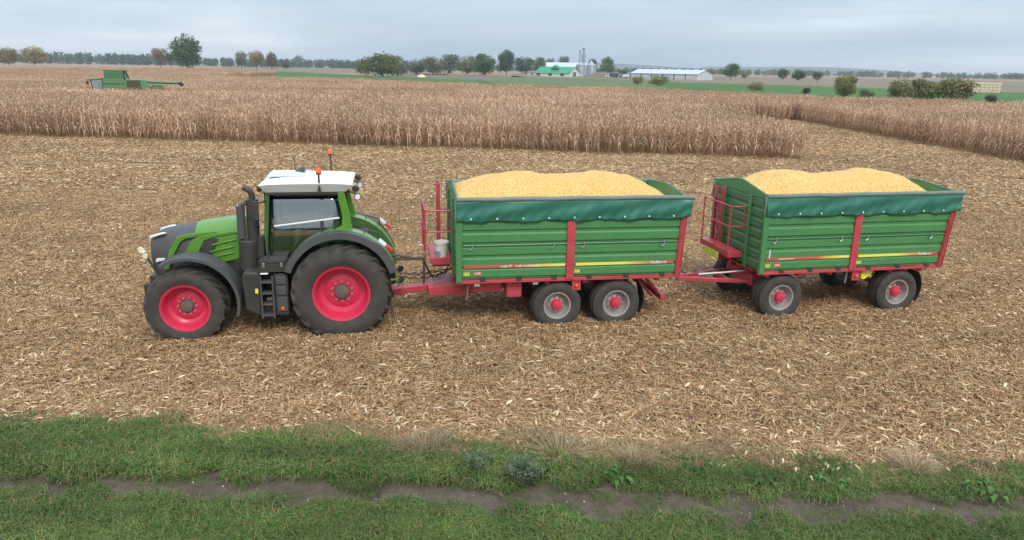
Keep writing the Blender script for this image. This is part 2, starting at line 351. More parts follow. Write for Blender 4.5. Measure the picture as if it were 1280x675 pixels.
# --- standing maize
LEAF = [(.60, .405, .275), (.54, .35, .23), (.66, .475, .335), (.48, .305, .195), (.45, .275, .17)]
STALK = [(.42, .26, .135), (.36, .215, .11), (.47, .31, .175)]
def maize(b, x, y, lod=0):
    h = U(1.95, 2.45); lx, ly = U(-.16, .16), U(-.16, .16)
    def P(t): return Vector((x + lx * t * t, y + ly * t * t, h * t))
    sc = tone(rd.choice(STALK))
    b.stalk(P(0), P(.5), .014, .012, sc); b.stalk(P(.5), P(.97), .012, .006, sc)
    az = U(0, math.pi)
    nl = 9 if lod == 0 else 6
    for i in range(nl):
        t = .30 + .64 * i / (nl - 1) if lod == 0 else .45 + .5 * i / (nl - 1)
        a = az + math.pi * i + U(-.5, .5); L = U(.38, .72) * (1 - .35 * abs(t - .55)); base = P(t)
        d = Vector((math.cos(a), math.sin(a), 0)); side = Vector((-math.sin(a), math.cos(a), U(-.5, .5))).normalized()
        up = U(.15, .42) if t > .6 else U(-.05, .25); dr = U(.35, .95) if t > .6 else U(.6, 1.2)
        pts = [base, base + d * L * .35 + Vector((0, 0, up * L * .8)), base + d * L * .62 + Vector((0, 0, (up * .8 - dr * .35) * L)), base + d * L * U(.68, .85) + Vector((U(-.05, .05), U(-.05, .05), (up * .4 - dr) * L))]
        w_ = U(.020, .036) * (1.5 if lod else 1)
        b.strip(pts, [w_ * .6, w_, w_ * .8, w_ * .12], side, tone(rd.choice(LEAF), .2))
    for i in range(3 if lod == 0 else 2):                       # tassel
        a = U(0, 6.28); tp = P(.97)
        b.strip([tp, tp + Vector((math.cos(a) * .09, math.sin(a) * .09, U(.14, .26)))], [.008, .004], Vector((-math.sin(a), math.cos(a), 0)), tone((.36, .25, .15)))
    if lod == 0 or rd.random() < .6:                              # hanging ear in its husk
        t = U(.42, .56); a = az + U(-.6, .6); p = P(t); q = p + Vector((math.cos(a) * .09, math.sin(a) * .09, U(-.22, -.05)))
        c = tone((.55, .42, .27)); s1 = Vector((-math.sin(a), math.cos(a), 0))
        b.strip([p, (p + q) / 2 + Vector((math.cos(a), math.sin(a), 0)) * .03, q], [.012, .032, .01], s1, c)
        b.strip([p, (p + q) / 2 - Vector((0, 0, .03)), q], [.012, .03, .01], Vector((math.cos(a), math.sin(a), .6)).normalized(), c)
def maize_patch(w_, d_, lod, rowgap=.75, gap=.17):
    b = Bits(); nr = int(round(w_ / rowgap))
    for r in range(nr):
        yy = -d_ / 2 + U(0, gap)
        while yy < d_ / 2:
            if rd.random() > .05: maize(b, -w_ / 2 + (r + .5) * rowgap + U(-.05, .05), yy, lod)
            yy += gap * U(.7, 1.35)
    return b.mesh('maize_patch', A_corn)
near_p = [maize_patch(1.5, 1.5, 0) for i in range(12)]
far_p = [maize_patch(6, 6, 1, .75, .27) for i in range(7)]
def front(x): return 50.85 - .120 * x                             # front edge of the block the combine works in
BACK = [(-200, 520), (-135, 420), (-114, 300), (-100, 226), (-42, 203), (-4, 160), (20, 152), (38, 130), (60, 110), (80, 100), (140, 76)]
def back(x):
    for (a, b_), (c, d) in zip(BACK[:-1], BACK[1:]):
        if a <= x <= c: return b_ + (d - b_) * (x - a) / (c - a)
    return 520 if x < -200 else 70
def vis(x, y, m=120): return -m < pxx(x, y) < 1280 + m
def corn_points(x0, x1, fy, by, deep):
    P1, P2 = [], []
    x = x0
    while x < x1:                                                 # columns of fine clumps along the edges that show
        f = fy(x); y = f + .75
        while y < f + deep and y < by(x):
            if vis(x, y): P1.append((x + U(-.04, .04), y + U(-.05, .05), 0))
            y += 1.5
        x += 1.5
    x = x0
    while x < x1 - 2:
        xx = x + 3; f = max(fy(x), fy(x + 6)); y = f + deep + 3 - .2
        while y < by(xx):
            if vis(xx, y, 200): P2.append((xx + U(-.1, .1), y + U(-.3, .3), 0))
            y += 6
        x += 6
    return P1, P2
a1, a2 = corn_points(-230, 20.2, front, back, 18)
def corn_obj(name, p1, p2, label):
    n1, n2 = len(p1), len(p2)
    sc = [(1, 1, U(.94, 1.06)) for i in range(n1 + n2)]
    rot = [rd.choice((0, math.pi)) for i in range(n1 + n2)]
    idx = list(rng.integers(0, len(near_p), n1)) + list(rng.integers(len(near_p), len(near_p) + len(far_p), n2))
    scatter(name, near_p + far_p, p1 + p2, rot, sc, label, 'maize', idx)
corn_obj('maize_crop', a1, a2, 'large block of ripe dry standing maize across the middle of the field')
def front_b(x): return 46.0 if x > 35 else 46.0
b1, b2 = [], []
y = 44.0
while y < 165:                                                    # right-hand block: its long side along the lane
    x = 35.0
    while x < 35 + (14 if y < 75 else 8):
        if y < back(x) and vis(x, y, 140): b1.append((x + U(-.05, .05), y, 0))
        x += 1.5
    y += 1.5
y = 46.0
while y < 165:
    x = 35 - .7 + (14 if y < 78 else 8) + 3
    while x < 140:
        if y < back(x) and vis(x, y, 200): b2.append((x, y + U(-.2, .2), 0))
        x += 6
    y += 6
y = 90.0
while y < 150:                                                    # headland that closes the lane
    x = 21.2
    while x < 35:
        if y < back(x): b1.append((x, y + U(-.1, .1), 0))
        x += 1.5
    y += 1.5
corn_obj('maize_crop', b1, b2, 'narrower strip of standing maize on the right, beyond the mown lane')
# --- chopped maize straw on the field
STRAW = [(0.495, 0.322, 0.165), (0.416, 0.258, 0.127), (0.594, 0.404, 0.229), (0.337, 0.198, 0.093), (0.277, 0.156, 0.072), (0.455, 0.3, 0.165), (0.376, 0.216, 0.106), (0.238, 0.138, 0.068)]
PALE = [(.60, .455, .275), (.55, .40, .235), (.67, .53, .35)]
def residue_patch(sz, n, k=1.0, stubs=6, husks=10):
    b = Bits()
    for i in range(n):
        x, y, a = U(-sz, sz) / 2, U(-sz, sz) / 2, U(0, 6.283)
        L = (U(.05, .16) if rd.random() < .75 else U(.15, .34)) * k; w_ = U(.004, .013) * k
        d = Vector((math.cos(a), math.sin(a), U(-.12, .2))); s_ = Vector((-math.sin(a), math.cos(a), U(-.6, .6))).normalized()
        p = Vector((x, y, U(.006, .055))); bow = Vector((U(-.02, .02), U(-.02, .02), U(-.005, .03))) * k
        b.strip([p - d * L / 2, p + bow, p + d * L / 2], [w_ * .7, w_, w_ * .3], s_, tone(rd.choice(STRAW), .2))
    for i in range(husks):
        x, y, a = U(-sz, sz) / 2, U(-sz, sz) / 2, U(0, 6.283); L = U(.11, .22) * k; w_ = U(.014, .026) * k
        d = Vector((math.cos(a), math.sin(a), U(0, .35))); s_ = Vector((-math.sin(a), math.cos(a), U(-.5, .5))).normalized(); p = Vector((x, y, U(.03, .07)))
        b.strip([p - d * L / 2, p - d * L * .15 + Vector((0, 0, .010)), p + d * L * .2 + Vector((0, 0, .008)), p + d * L / 2], [w_ * .3, w_, w_ * .85, w_ * .1], s_, tone(rd.choice(PALE), .12))
    for i in range(stubs):
        x, y = U(-sz, sz) / 2, U(-sz, sz) / 2; h = U(.05, .17)
        b.stalk(Vector((x, y, 0)), Vector((x + U(-.05, .05), y + U(-.05, .05), h)), .011, .010, tone((.48, .36, .21)), 4)
    return b.mesh('residue_patch', A_resid)
res_n = [residue_patch(1.3, 950, 1.0, 6, int(U(5, 12))) for i in range(14)]
res_m = [residue_patch(4.2, 3800, 1.5, 20, 170) for i in range(8)]
rp, ri = [], []
y = 8.4
while y < 32:
    x = -.9 * y - 6
    while x < .9 * y + 6:
        xx, yy = x + U(-.25, .25), y + U(-.25, .25)
        if yy > edge(xx) + .62 or (yy > edge(xx) + .30 and rd.random() < .75): rp.append((xx, yy, U(0, .008))); ri.append(rng.integers(0, len(res_n)))
        x += .86
    y += .86
res_t = [residue_patch(.9, 170, .8, 0, 2) for i in range(6)]
for i in range(420):
    x = U(-12, 12); yy = edge(x) + U(-.15, .75)
    if yy > trk_far(x) + .75: rp.append((x, yy, .004)); ri.append(len(res_n) + len(res_m) + rng.integers(0, 3))
for i in range(0):
    x = U(-9, 9); yy = U(trk_near(x), trk_far(x))
    rp.append((x, yy, -.02)); ri.append(len(res_n) + len(res_m) + 3 + rng.integers(0, 3))
y = 33.5
while y < 120:
    x = -.85 * y - 8
    while x < .85 * y + 8:
        if (y < front(x) + 2 and x < 21) or (20 < x < 36.5): rp.append((x + U(-1, 1), y + U(-1, 1), U(0, .02))); ri.append(len(res_n) + rng.integers(0, len(res_m)))
        x += 3.1
    y += 3.1
scatter('corn_residue', res_n + res_m + res_t, rp, [U(0, 6.283) for p in rp], [(1, 1, 1)] * len(rp), 'chopped pale maize straw and husks covering the harvested field', 'straw', ri)
# --- grass of the verge
GREEN = [(0.101, 0.184, 0.038), (0.135, 0.231, 0.048), (0.081, 0.154, 0.034), (0.176, 0.248, 0.065), (0.216, 0.237, 0.077), (0.074, 0.165, 0.048), (0.297, 0.225, 0.107)]
def grass_patch(sz, n, h0, h1, cols, lean=.5, wd=(.0025, .005), mat_=None):
    b = Bits()
    for i in range(n):
        r_, a0 = sz / 2 * math.sqrt(rd.random()), U(0, 6.283); x, y = r_ * math.cos(a0), r_ * math.sin(a0)
        a = U(0, 6.283); L = U(h0, h1); l = U(.1, lean) + .15; d = Vector((math.cos(a), math.sin(a), 0)); s_ = Vector((-math.sin(a), math.cos(a), 0))
        p = Vector((x, y, 0)); w_ = U(*wd)
        b.strip([p, p + d * L * l * .35 + Vector((0, 0, L * .55)), p + d * L * l * 1.1 + Vector((0, 0, L * (.95 - l * .55)))], [w_, w_, w_ * .15], s_, tone(rd.choice(cols), .25, .08))
    return b.mesh('grass_patch', mat_ or A_grass)
gr = [grass_patch(.75, 520, .09, .22, GREEN, .9) for i in range(8)]
gs = [grass_patch(.75, 300, .06, .16, GREEN + [(.17, .16, .07)], .8) for i in range(6)]
DRYC = [(.36, .25, .13), (.44, .32, .18), (.29, .19, .10), (.40, .29, .17)]
gd = [grass_patch(.6, 150, .12, .30, DRYC, .95, (.0025, .0045)) for i in range(6)]
gp, gidx, gsc = [], [], []
y = 1.5
while y < 12.6:
    x = -.85 * y - 4
    while x < .85 * y + 4:
        xx, yy = x + U(-.2, .2), y + U(-.2, .2); E_, tf, tn = edge(xx), trk_far(xx), trk_near(xx)
        k = None
        if yy < E_ - .06 and yy > tf + .22: k = rng.integers(0, 8); s_ = U(.85, 1.25) * (1.0 if xx < 1 else .82)
        elif yy < tn - .20: k = rng.integers(0, 8); s_ = U(.7, 1.0)
        elif tn - .20 <= yy <= tf + .22 and rd.random() < (.10 if abs(yy - (tn + tf) / 2) < .14 else .75): k = 8 + rng.integers(0, 6); s_ = U(.25, .6)
        elif E_ - .06 <= yy < E_ + .28 and rd.random() < .35: k = 8 + rng.integers(0, 6); s_ = U(.7, 1.1)
        if k is not None: gp.append((xx, yy, .004)); gidx.append(k); gsc.append((s_, s_, s_ * U(.85, 1.15)))
        x += .30
    y += .30
scatter('verge_grass', gr + gs, gp, [U(0, 6.283) for p in gp], gsc, 'lush green grass along the field edge in the foreground', 'grass', gidx)
dp, dsc = [], []
for i in range(170):
    x = rd.gauss(1.0, 2.2) if i < 90 else U(-13, 13); yy = edge(x) + U(-.12, .42)
    dp.append((x, yy, .004)); s_ = U(.4, .95); dsc.append((s_, s_, s_))
scatter('dry_grass_fringe', gd, dp, [U(0, 6.283) for p in dp], dsc, 'thin withered grass where the stubble meets the green verge', 'grass')
b = MB()
for i in range(60):
    x = U(-7, 8); y = U(trk_near(x) - .1, trk_far(x) + .25) if i < 45 else U(8, 9.6); r = U(.005, .013)
    b.lathe([(0.001, -r * .6), (r, -r * .3), (r * .9, r * .35), (.001, r * .6)], 6, (x, y, .012 + r * .4), 'z')
o = b.build('pale_pebbles', M_stone); props(o, 'small pale pebbles and maize kernels scattered along the dirt track', 'pebbles', kind='stuff')
# ------------------------------------------------------------------ wheels
def wheel_meshes(Rt, W, rr, kind):
    """meshes for rim, tyre and hub of one kind; outer face towards -y, centre at the origin"""
    t = MB(); h = W / 2
    side = Rt - rr
    prof = [(rr - .01, -h * .82), (rr + .02, -h * .90), (rr + side * .35, -h * 1.04), (rr + side * .62, -h * 1.02), (Rt - side * .18, -h * .86), (Rt - .055, -h * .62), (Rt - .045, 0)]
    prof = prof + [(r, -y) for r, y in prof[-2::-1]]
    t.lathe(prof, 48, closed=True)
    def cyl(th, y, r): return (r * math.cos(th), y, r * math.sin(th))
    if kind == 'agri':
        n = 21 if Rt > .9 else 19
        for i in range(n):
            for sgn in (-1, 1):
                t0 = 2 * math.pi * (i + (0 if sgn < 0 else .5)) / n; dt = .34 * (1 if Rt > .9 else 1.15); th = .052 / Rt * 1.0
                vs = []
                for (fr, rb, rt) in ((.0, Rt - .07, Rt), (.62, Rt - .075, Rt), (1.0, Rt - side * .30, Rt - .035)):
                    y = sgn * h * (.04 + .90 * fr); tt = t0 + dt * fr * .9
                    vs += [cyl(tt - th, y, rb), cyl(tt + th, y, rb), cyl(tt + th * .8, y, rt), cyl(tt - th * .8, y, rt)]
                fs = [(0, 1, 2, 3), (11, 10, 9, 8)]
                for k in (0, 4): fs += [(k + j, k + (j + 1) % 4, k + 4 + (j + 1) % 4, k + 4 + j) for j in range(4)]
                t.add(vs, fs)
    else:                                                            # blocky flotation tread
        n = 44
        for i in range(n):
            for q in range(4):
                y0 = -h * .86 + q * h * .44; tt = 2 * math.pi * (i + .5 * (q % 2)) / n; th = .050 / Rt
                k0 = .045 if q in (0, 3) else 0
                vs = [cyl(tt + s_ * th + .02 * (yy > y0), yy, r_) for yy in (y0, y0 + h * .36) for r_ in (Rt - .06 - k0, Rt - .012 - k0 * .6) for s_ in (-1, 1)]
                t.add(vs, [(0, 1, 3, 2), (4, 6, 7, 5), (0, 4, 5, 1), (2, 3, 7, 6), (0, 2, 6, 4), (1, 5, 7, 3)])
    tyre = t.mesh('tyre', M_rubber, smooth=True)
    r = MB()
    if kind == 'agri':
        pr = [(rr, -h * .80), (rr + .022, -h * .86), (rr + .018, -h * .92), (rr - .025, -h * .88), (rr - .055, -h * .70), (rr - .07, -h * .30), (rr - .10, -h * .12), (rr * .66, -h * .02), (rr * .52, -h * .16), (rr * .36, -h * .16), (.02, -h * .16)]
        bk = [(.02, -h * .05), (rr * .6, h * .10), (rr - .06, h * .5), (rr, h * .80)]
        r.lathe(pr + bk, 48, closed=True)
        rim = r.mesh('wheel', M_rimred)
        b_ = MB(); rh = rr * .27
        b_.lathe([(.001, -h * .42), (rh * .55, -h * .42), (rh * .9, -h * .38), (rh, -h * .30), (rh, -h * .1)], 28)
        hub = b_.mesh('hub', M_hub)
        c_ = MB()
        for i in range(10):
            a = 2 * math.pi * i / 10; rb = rr * .37
            c_.lathe([(.001, -.05), (.020, -.05), (.022, 0)], 6, (rb * math.cos(a), -h * .16, rb * math.sin(a)))
        bolts = c_.mesh('wheel_bolts', M_steel)
    else:
        pr = [(rr, -h * .80), (rr + .016, -h * .86), (rr + .010, -h * .93), (rr - .022, -h * .90), (rr - .040, -h * .62), (rr - .050, -h * .34), (rr - .075, -h * .22), (rr * .62, -h * .30), (rr * .50, -h * .42), (.02, -h * .42)]
        bk = [(.02, -h * .3), (rr * .6, -h * .12), (rr - .05, h * .4), (rr, h * .80)]
        r.lathe(pr + bk, 40, closed=True); rim = r.mesh('wheel', M_steel)
        b_ = MB(); rh = rr * .42
        b_.lathe([(.001, -h * .92), (rh * .45, -h * .92), (rh * .75, -h * .86), (rh * .9, -h * .70), (rh, -h * .40)], 24); hub = b_.mesh('hub', M_rimred)
        c_ = MB()
        for i in range(8):
            a = 2 * math.pi * i / 8; rb = rr * .56
            c_.lathe([(.001, -.04), (.016, -.04), (.018, 0)], 6, (rb * math.cos(a), -h * .42, rb * math.sin(a)))
        bolts = c_.mesh('wheel_bolts', M_rimred)
    return rim, tyre, hub, bolts
def put_wheel(parent, ms, x, y, z, far=False, steer=0):
    o = link(bpy.data.objects.new('wheel', ms[0]), parent); o.location = (x, y, z)
    o.rotation_mode = 'ZYX'; o.rotation_euler = (0, U(0, .5), (math.pi if far else 0) + steer)
    for me, nm in zip(ms[1:], ('tyre', 'hub', 'wheel_bolts')):
        q = link(bpy.data.objects.new(nm, me), o)
        if nm == 'wheel_bolts': q['kind'] = 'stuff'
    return o
W_rear = wheel_meshes(1.055, .66, .585, 'agri'); W_front = wheel_meshes(.825, .56, .485, 'agri'); W_trail = wheel_meshes(.585, .46, .305, 'flot')
# ------------------------------------------------------------------ the tractor (local: -x is forwards, -y towards the camera)
T = thing('tractor', 'green tractor with white cab roof and red wheel rims at the front of the train', 'tractor', (-3.87, 15.82, 0), R(10))
for far_ in (False, True):
    sg = 1 if far_ else -1
    put_wheel(T, W_rear, .04, sg * 1.00, .93, far_)
    put_wheel(T, W_front, -3.13, sg * .97, .715, far_, R(1))
def mirror_y(poly): return poly
# chassis, axles
b = MB(); b.box(-3.7, .5, -.26, .26, .75, 1.35); b.box(-.45, .55, -.42, .42, .62, 1.40); b.box(-2.2, -.4, -.36, .36, .62, 1.2); b.build('chassis', M_black, T, bevel=.02)
b = MB(); b.tube([(0, -.8, .985), (0, .8, .985)], .19, 16); b.build('rear_axle', M_black, T)
b = MB(); b.tube([(-3.13, -.8, .765), (-3.13, .8, .765)], .13, 12); b.box(-3.4, -2.85, -.3, .3, .6, .95); b.build('front_axle', M_black, T)
# bonnet: lofted sections  (x, half width, z top, z shoulder, z bottom)
def loft(secs, close_ends=True):
    mb = MB(); rings = []
    for x, hw, zt, zs, zb in secs:
        ring = [(x, -hw * .90, zb), (x, -hw, (zb + zs) / 2), (x, -hw * .97, zs), (x, -hw * .82, zs + (zt - zs) * .55), (x, -hw * .45, zs + (zt - zs) * .92), (x, 0, zt)]
        ring += [(p[0], -p[1], p[2]) for p in ring[-2::-1]]; rings.append(ring)
    n = len(rings[0]); vs = [p for r_ in rings for p in r_]; fs = []
    for i in range(len(rings) - 1):
        for k in range(n): fs.append((i * n + k, i * n + (k + 1) % n, (i + 1) * n + (k + 1) % n, (i + 1) * n + k))
    if close_ends: fs += [tuple(range(n)), tuple(range(len(vs) - 1, len(vs) - n - 1, -1))]
    mb.add(vs, fs); return mb
loft([(-3.93, .33, 1.96, 1.80, 1.42), (-3.90, .40, 2.06, 1.92, 1.30), (-3.75, .44, 2.13, 1.98, 1.24), (-3.45, .46, 2.20, 2.03, 1.22), (-3.05, .47, 2.27, 2.08, 1.20), (-2.86, .47, 2.30, 2.10, 1.20)]).build('bonnet_nose', M_grey, T)
hb = loft([(-2.98, .482, 2.30, 2.085, 1.62), (-2.86, .485, 2.325, 2.11, 1.55), (-2.4, .50, 2.385, 2.16, 1.50), (-1.98, .51, 2.43, 2.20, 1.50)]).build('bonnet', M_fgreen, T)
loft([(-3.10, .455, 1.6, 1.5, 1.1), (-1.55, .46, 1.62, 1.55, 1.0)]).build('engine_block', M_black, T)
# slanted green edge of the bonnet over the nose
for sg in (-1, 1):
    y0, y1 = sg * .455, sg * .515
    def pan(name, poly, m, a=y0, b_=y1, par=T, bev=.008): return MB().prism(poly, a, b_, 'y').build(name, m, par, bevel=bev)
    band1 = [(-3.66, 1.36), (-3.55, 1.38), (-3.42, 1.70), (-3.28, 1.95), (-3.16, 2.03), (-2.90, 2.075), (-2.55, 2.115), (-2.55, 2.175), (-2.90, 2.15), (-3.12, 2.125), (-3.34, 2.055), (-3.50, 1.80)]
    pan('side_stripe', band1, M_fgreen, sg * .40, sg * .515)
    band2 = [(-3.26, 1.60), (-2.97, 1.60), (-2.89, 1.82), (-2.80, 1.98), (-2.60, 2.055), (-2.07, 2.13), (-2.0, 2.19), (-2.40, 2.15), (-2.90, 2.07), (-3.06, 1.98), (-3.16, 1.80)]
    pan('side_stripe', band2, M_fgreen, sg * .40, sg * .522)
    gr_ = pan('air_grille', [(-2.96, 1.60), (-2.72, 1.58), (-2.50, 2.01), (-2.62, 2.03), (-2.78, 1.97), (-2.88, 1.80)], M_black, sg * .40, sg * .505)
    for i in range(7):
        x = -2.86 + i * .052
        MB().tube([(x - .04, sg * .508, 1.62), (x + .05, sg * .508, 1.80 + i * .03)], .008, 5).build('grille_bar', M_grey, gr_)
    sp = pan('side_panel', [(-2.72, 1.55), (-2.58, 1.46), (-2.0, 1.60), (-2.0, 2.10), (-2.50, 2.02)], M_fgreen, sg * .40, sg * .512)
    for (xa, za) in ((-2.64, 1.87), (-2.70, 1.72), (-2.70, 1.59)):
        MB().prism([(xa, za), (xa + .50, za + .115), (xa + .50, za + .135), (xa, za + .035)], sg * .505, sg * .545, 'y').build('louvre', M_fgreen, sp, bevel=.005)
    pan('headlight', [(-3.90, 2.03), (-3.66, 2.11), (-3.56, 2.14), (-3.66, 2.145), (-3.88, 2.09)], M_lens, sg * .34, sg * .448)
    pan('work_light', [(-3.82, 1.52), (-3.64, 1.56), (-3.62, 1.61), (-3.80, 1.60)], M_lens, sg * .36, sg * .47)
# front linkage
fl = MB(); fl.box(-4.0, -3.7, -.42, .42, .80, 1.22); fl.box(-4.12, -3.9, -.46, -.30, .70, 1.05); fl.box(-4.12, -3.9, .30, .46, .70, 1.05); fl.build('front_linkage', M_black, T, bevel=.02)
for sg in (-1, 1):
    la = MB().tube([(-3.80, sg * .42, 1.22), (-4.03, sg * .42, 1.70)], .026, 8).build('lift_arm', M_black, T)
    hk = MB(); hk.lathe([(.001, -.05), (.045, -.04), (.055, 0), (.045, .04), (.001, .05)], 10, (-4.05, sg * .42, 1.74)); hk.prism([(-4.14, 1.74), (-4.08, 1.70), (-4.02, 1.80), (-4.10, 1.86), (-4.16, 1.82)], sg * .42 - .03, sg * .42 + .03, 'y'); hk.box(-4.06, -3.97, sg * .42 - .05, sg * .42 + .05, 1.60, 1.70)
    hk.build('hook', M_cream, la, bevel=.008)
# front mudguards
def arc_guard(cx, cz, rad, a0, a1, y0, y1, t=.02, n=18, lip=.05):
    mb = MB(); s = 1 if y1 > y0 else -1
    prof = [(rad, y0), (rad + .012, (y0 + y1) / 2), (rad, y1), (rad - lip, y1 + s * .004), (rad - lip, y1 - s * .02), (rad - t, y1 - s * .022), (rad - t + .01, (y0 + y1) / 2), (rad - t, y0)]
    mb.lathe(prof, n, (cx, 0, cz), closed=True, a0=a0, a1=a1); return mb
for sg in (-1, 1):
    mb = arc_guard(-3.02, .80, .99, R(-18), R(122), sg * .68, sg * 1.24, lip=.06); mb.build('front_mudguard', M_grey, T)
    b = MB(); b.tube([(-2.9, sg * .5, 1.0), (-2.75, sg * .72, 1.45), (-2.75, sg * .95, 1.72)], .03, 6); b.build('mudguard_bracket', M_black, T)
# rear mudguards: green inner shell, grey outer lip
for sg in (-1, 1):
    mb = arc_guard(.03, 1.04, 1.20, R(2), R(158), sg * .62, sg * 1.06, lip=.03); rm = mb.build('rear_mudguard', M_fgreen, T)
    mb = arc_guard(.03, 1.04, 1.215, R(16), R(160), sg * 1.00, sg * 1.26, lip=.14, n=22); mb.build('mudguard_lip', M_grey, rm)
    pl = MB(); pl.prism([(1.2 * math.cos(R(a)) + .03, 1.2 * math.sin(R(a)) + 1.04) for a in range(0, 160, 10)] + [(-.9, 1.3), (-.4, 1.1)], sg * .60, sg * .63, 'y'); pl.build('inner_wall', M_fgreen_d, rm)
    tl = MB(); tl.prism([(.98, 1.92), (1.10, 1.80), (1.14, 1.83), (1.02, 1.95)], sg * 1.02, sg * 1.22, 'y'); tl.build('tail_light', M_redlens, rm, bevel=.005)
    tl = MB(); tl.prism([(.84, 2.04), (.97, 1.925), (1.01, 1.955), (.88, 2.07)], sg * 1.02, sg * 1.22, 'y'); tl.build('indicator', M_lens, rm, bevel=.005)
    tb = MB(); tb.tube([(.55, sg * .78, 2.10), (.55, sg * .78, 2.22), (.86, sg * .78, 2.12), (.86, sg * .78, 1.98)], .018, 6); tb.build('grab_bar', M_black, rm)
# cab --------------------------------------------------------------
CW = .78
fr = MB()
for sg in (-1, 1):
    fr.tube([(-1.46, sg * CW, 1.40), (-1.2, sg * CW, 1.36), (-.55, sg * CW, 1.74)], .045, 8)
    fr.box(-1.42, .14, sg * CW - .035, sg * CW + .035, 2.985, 3.06)
fr.box(-1.47, -1.38, -CW, CW, 2.99, 3.055); fr.box(.06, .16, -CW, CW, 2.99, 3.055); fr.box(-1.50, -1.42, -CW, CW, 1.36, 1.44); fr.tube([(.11, -CW + .1, 1.3), (.11, -CW + .1, 3.0)], .03, 6); fr.tube([(.11, CW - .1, 1.3), (.11, CW - .1, 3.0)], .03, 6) 
MB().box(-1.6, .3, -.74, .74, 1.15, 1.42).build('cab_base', M_black, T)
cab = fr.build('cab_frame', M_black, T)
for sg in (-1, 1):
    MB().tube([(-1.46, sg * CW, 1.40), (-1.48, sg * (CW + .01), 2.1), (-1.40, sg * (CW - .02), 3.04)], .046, 8).build('front_pillar', M_fgreen_d, cab)
    MB().prism([(.02, 3.03), (.16, 3.03), (.30, 2.30), (.34, 1.95), (-.50, 1.80), (-.42, 1.93), (-.16, 2.19), (.08, 2.31), (.10, 2.50)], sg * (CW - .045), sg * (CW + .05), 'y').build('rear_pillar', M_fgreen, cab, bevel=.012)
    gpoly = [(-1.42, 3.0), (.05, 3.0), (.09, 2.45), (.06, 2.30), (-.18, 2.20), (-.44, 1.93), (-.62, 1.76), (-1.2, 1.42), (-1.43, 1.44)]
    gm_ = MB(); zz = [3.0, 2.8, 2.6, 2.45, 2.3, 2.2, 1.93, 1.76, 1.6, 1.42]       # pane bulges outwards and leans in towards the roof
    def span(z):
        xs_ = []
        for (xa, za), (xb, zb) in zip(gpoly, gpoly[1:] + gpoly[:1]):
            if (za - z) * (zb - z) <= 0 and abs(za - zb) > 1e-6: xs_.append(xa + (xb - xa) * (z - za) / (zb - za))
        return min(xs_), max(xs_)
    rows = []
    for z in zz:
        a_, c_ = span(min(z, 2.999) if z > 1.441 else 1.445)
        yv = sg * (CW + .035 - 0.155 * max(0, (z - 2.0)) ** 1.35 * .95)
        rows.append([(a_ + (c_ - a_) * i / 8, yv, z) for i in range(9)])
    gm_.add([p for r_ in rows for p in r_], [(i * 9 + k, i * 9 + k + 1, i * 9 + k + 10, i * 9 + k + 9) for i in range(len(zz) - 1) for k in range(8)])
    gl = solidify(gm_.build('side_window', M_glass, cab), .006)
    MB().tube([(-1.30, sg * (CW + .055), 2.33), (.04, sg * (CW + .03), 2.48)], .020, 8).build('grab_rail', M_lens, cab)
    dh = MB(); dh.box(-.36, -.30, sg * (CW + .02), sg * (CW + .07), 2.12, 2.42); dh.box(-.40, -.24, sg * (CW + .02), sg * (CW + .06), 2.10, 2.16); dh.build('door_handle', M_black, cab, bevel=.01)
MB().box(-1.475, -1.468, -.74, .74, 1.75, 2.99).build('windscreen', M_glass, cab, smooth=False)
MB().box(.10, .107, -.70, .70, 2.1, 2.99).build('rear_window', M_glass, cab, smooth=False)
b = MB(); b.box(-1.45, .1, -.72, .72, 1.42, 1.47); b.box(-1.44, -1.15, -.66, .66, 1.47, 2.0); b.build('cab_floor', M_inner, cab)
st = MB(); st.box(-.62, -.10, -.26, .26, 1.72, 1.90); st.prism([(-.16, 1.86), (.0, 1.86), (.07, 2.55), (-.05, 2.58)], -.25, .25, 'y'); st.box(-.5, -.2, -.15, .15, 1.47, 1.72); st.box(-.08, .06, -.14, .14, 2.58, 2.78); st.build('driver_seat', M_seat, cab, bevel=.03)
ar = MB(); ar.box(-.75, -.25, -.46, -.30, 2.02, 2.10); ar.box(-.80, -.68, -.50, -.26, 2.08, 2.36); ar.build('armrest_console', M_inner, cab, bevel=.015)
dsb = MB(); dsb.prism([(-1.40, 1.7), (-1.05, 1.7), (-1.02, 2.10), (-1.25, 2.26), (-1.38, 2.2)], -.28, .28, 'y'); dsb.build('dashboard', M_inner, cab, bevel=.02)
sw = MB(); sw.tube([(-.93 + .19 * math.cos(a) * .8, .19 * math.sin(a), 2.22 + .19 * math.cos(a) * .6) for a in [2 * math.pi * i / 20 for i in range(21)]], .016, 6); sw.tube([(-1.1, 0, 2.05), (-.93, 0, 2.22)], .03, 6); sw.build('steering_wheel', M_black, cab)
MB().prism([(-1.38, 1.86), (-1.05, 2.06), (-.94, 1.76), (-1.28, 1.62)], -.70, -.735, 'y').build('pale_quad', M_ltgreen, cab, bevel=.01)  # pale grey-green quad just inside the lower side window
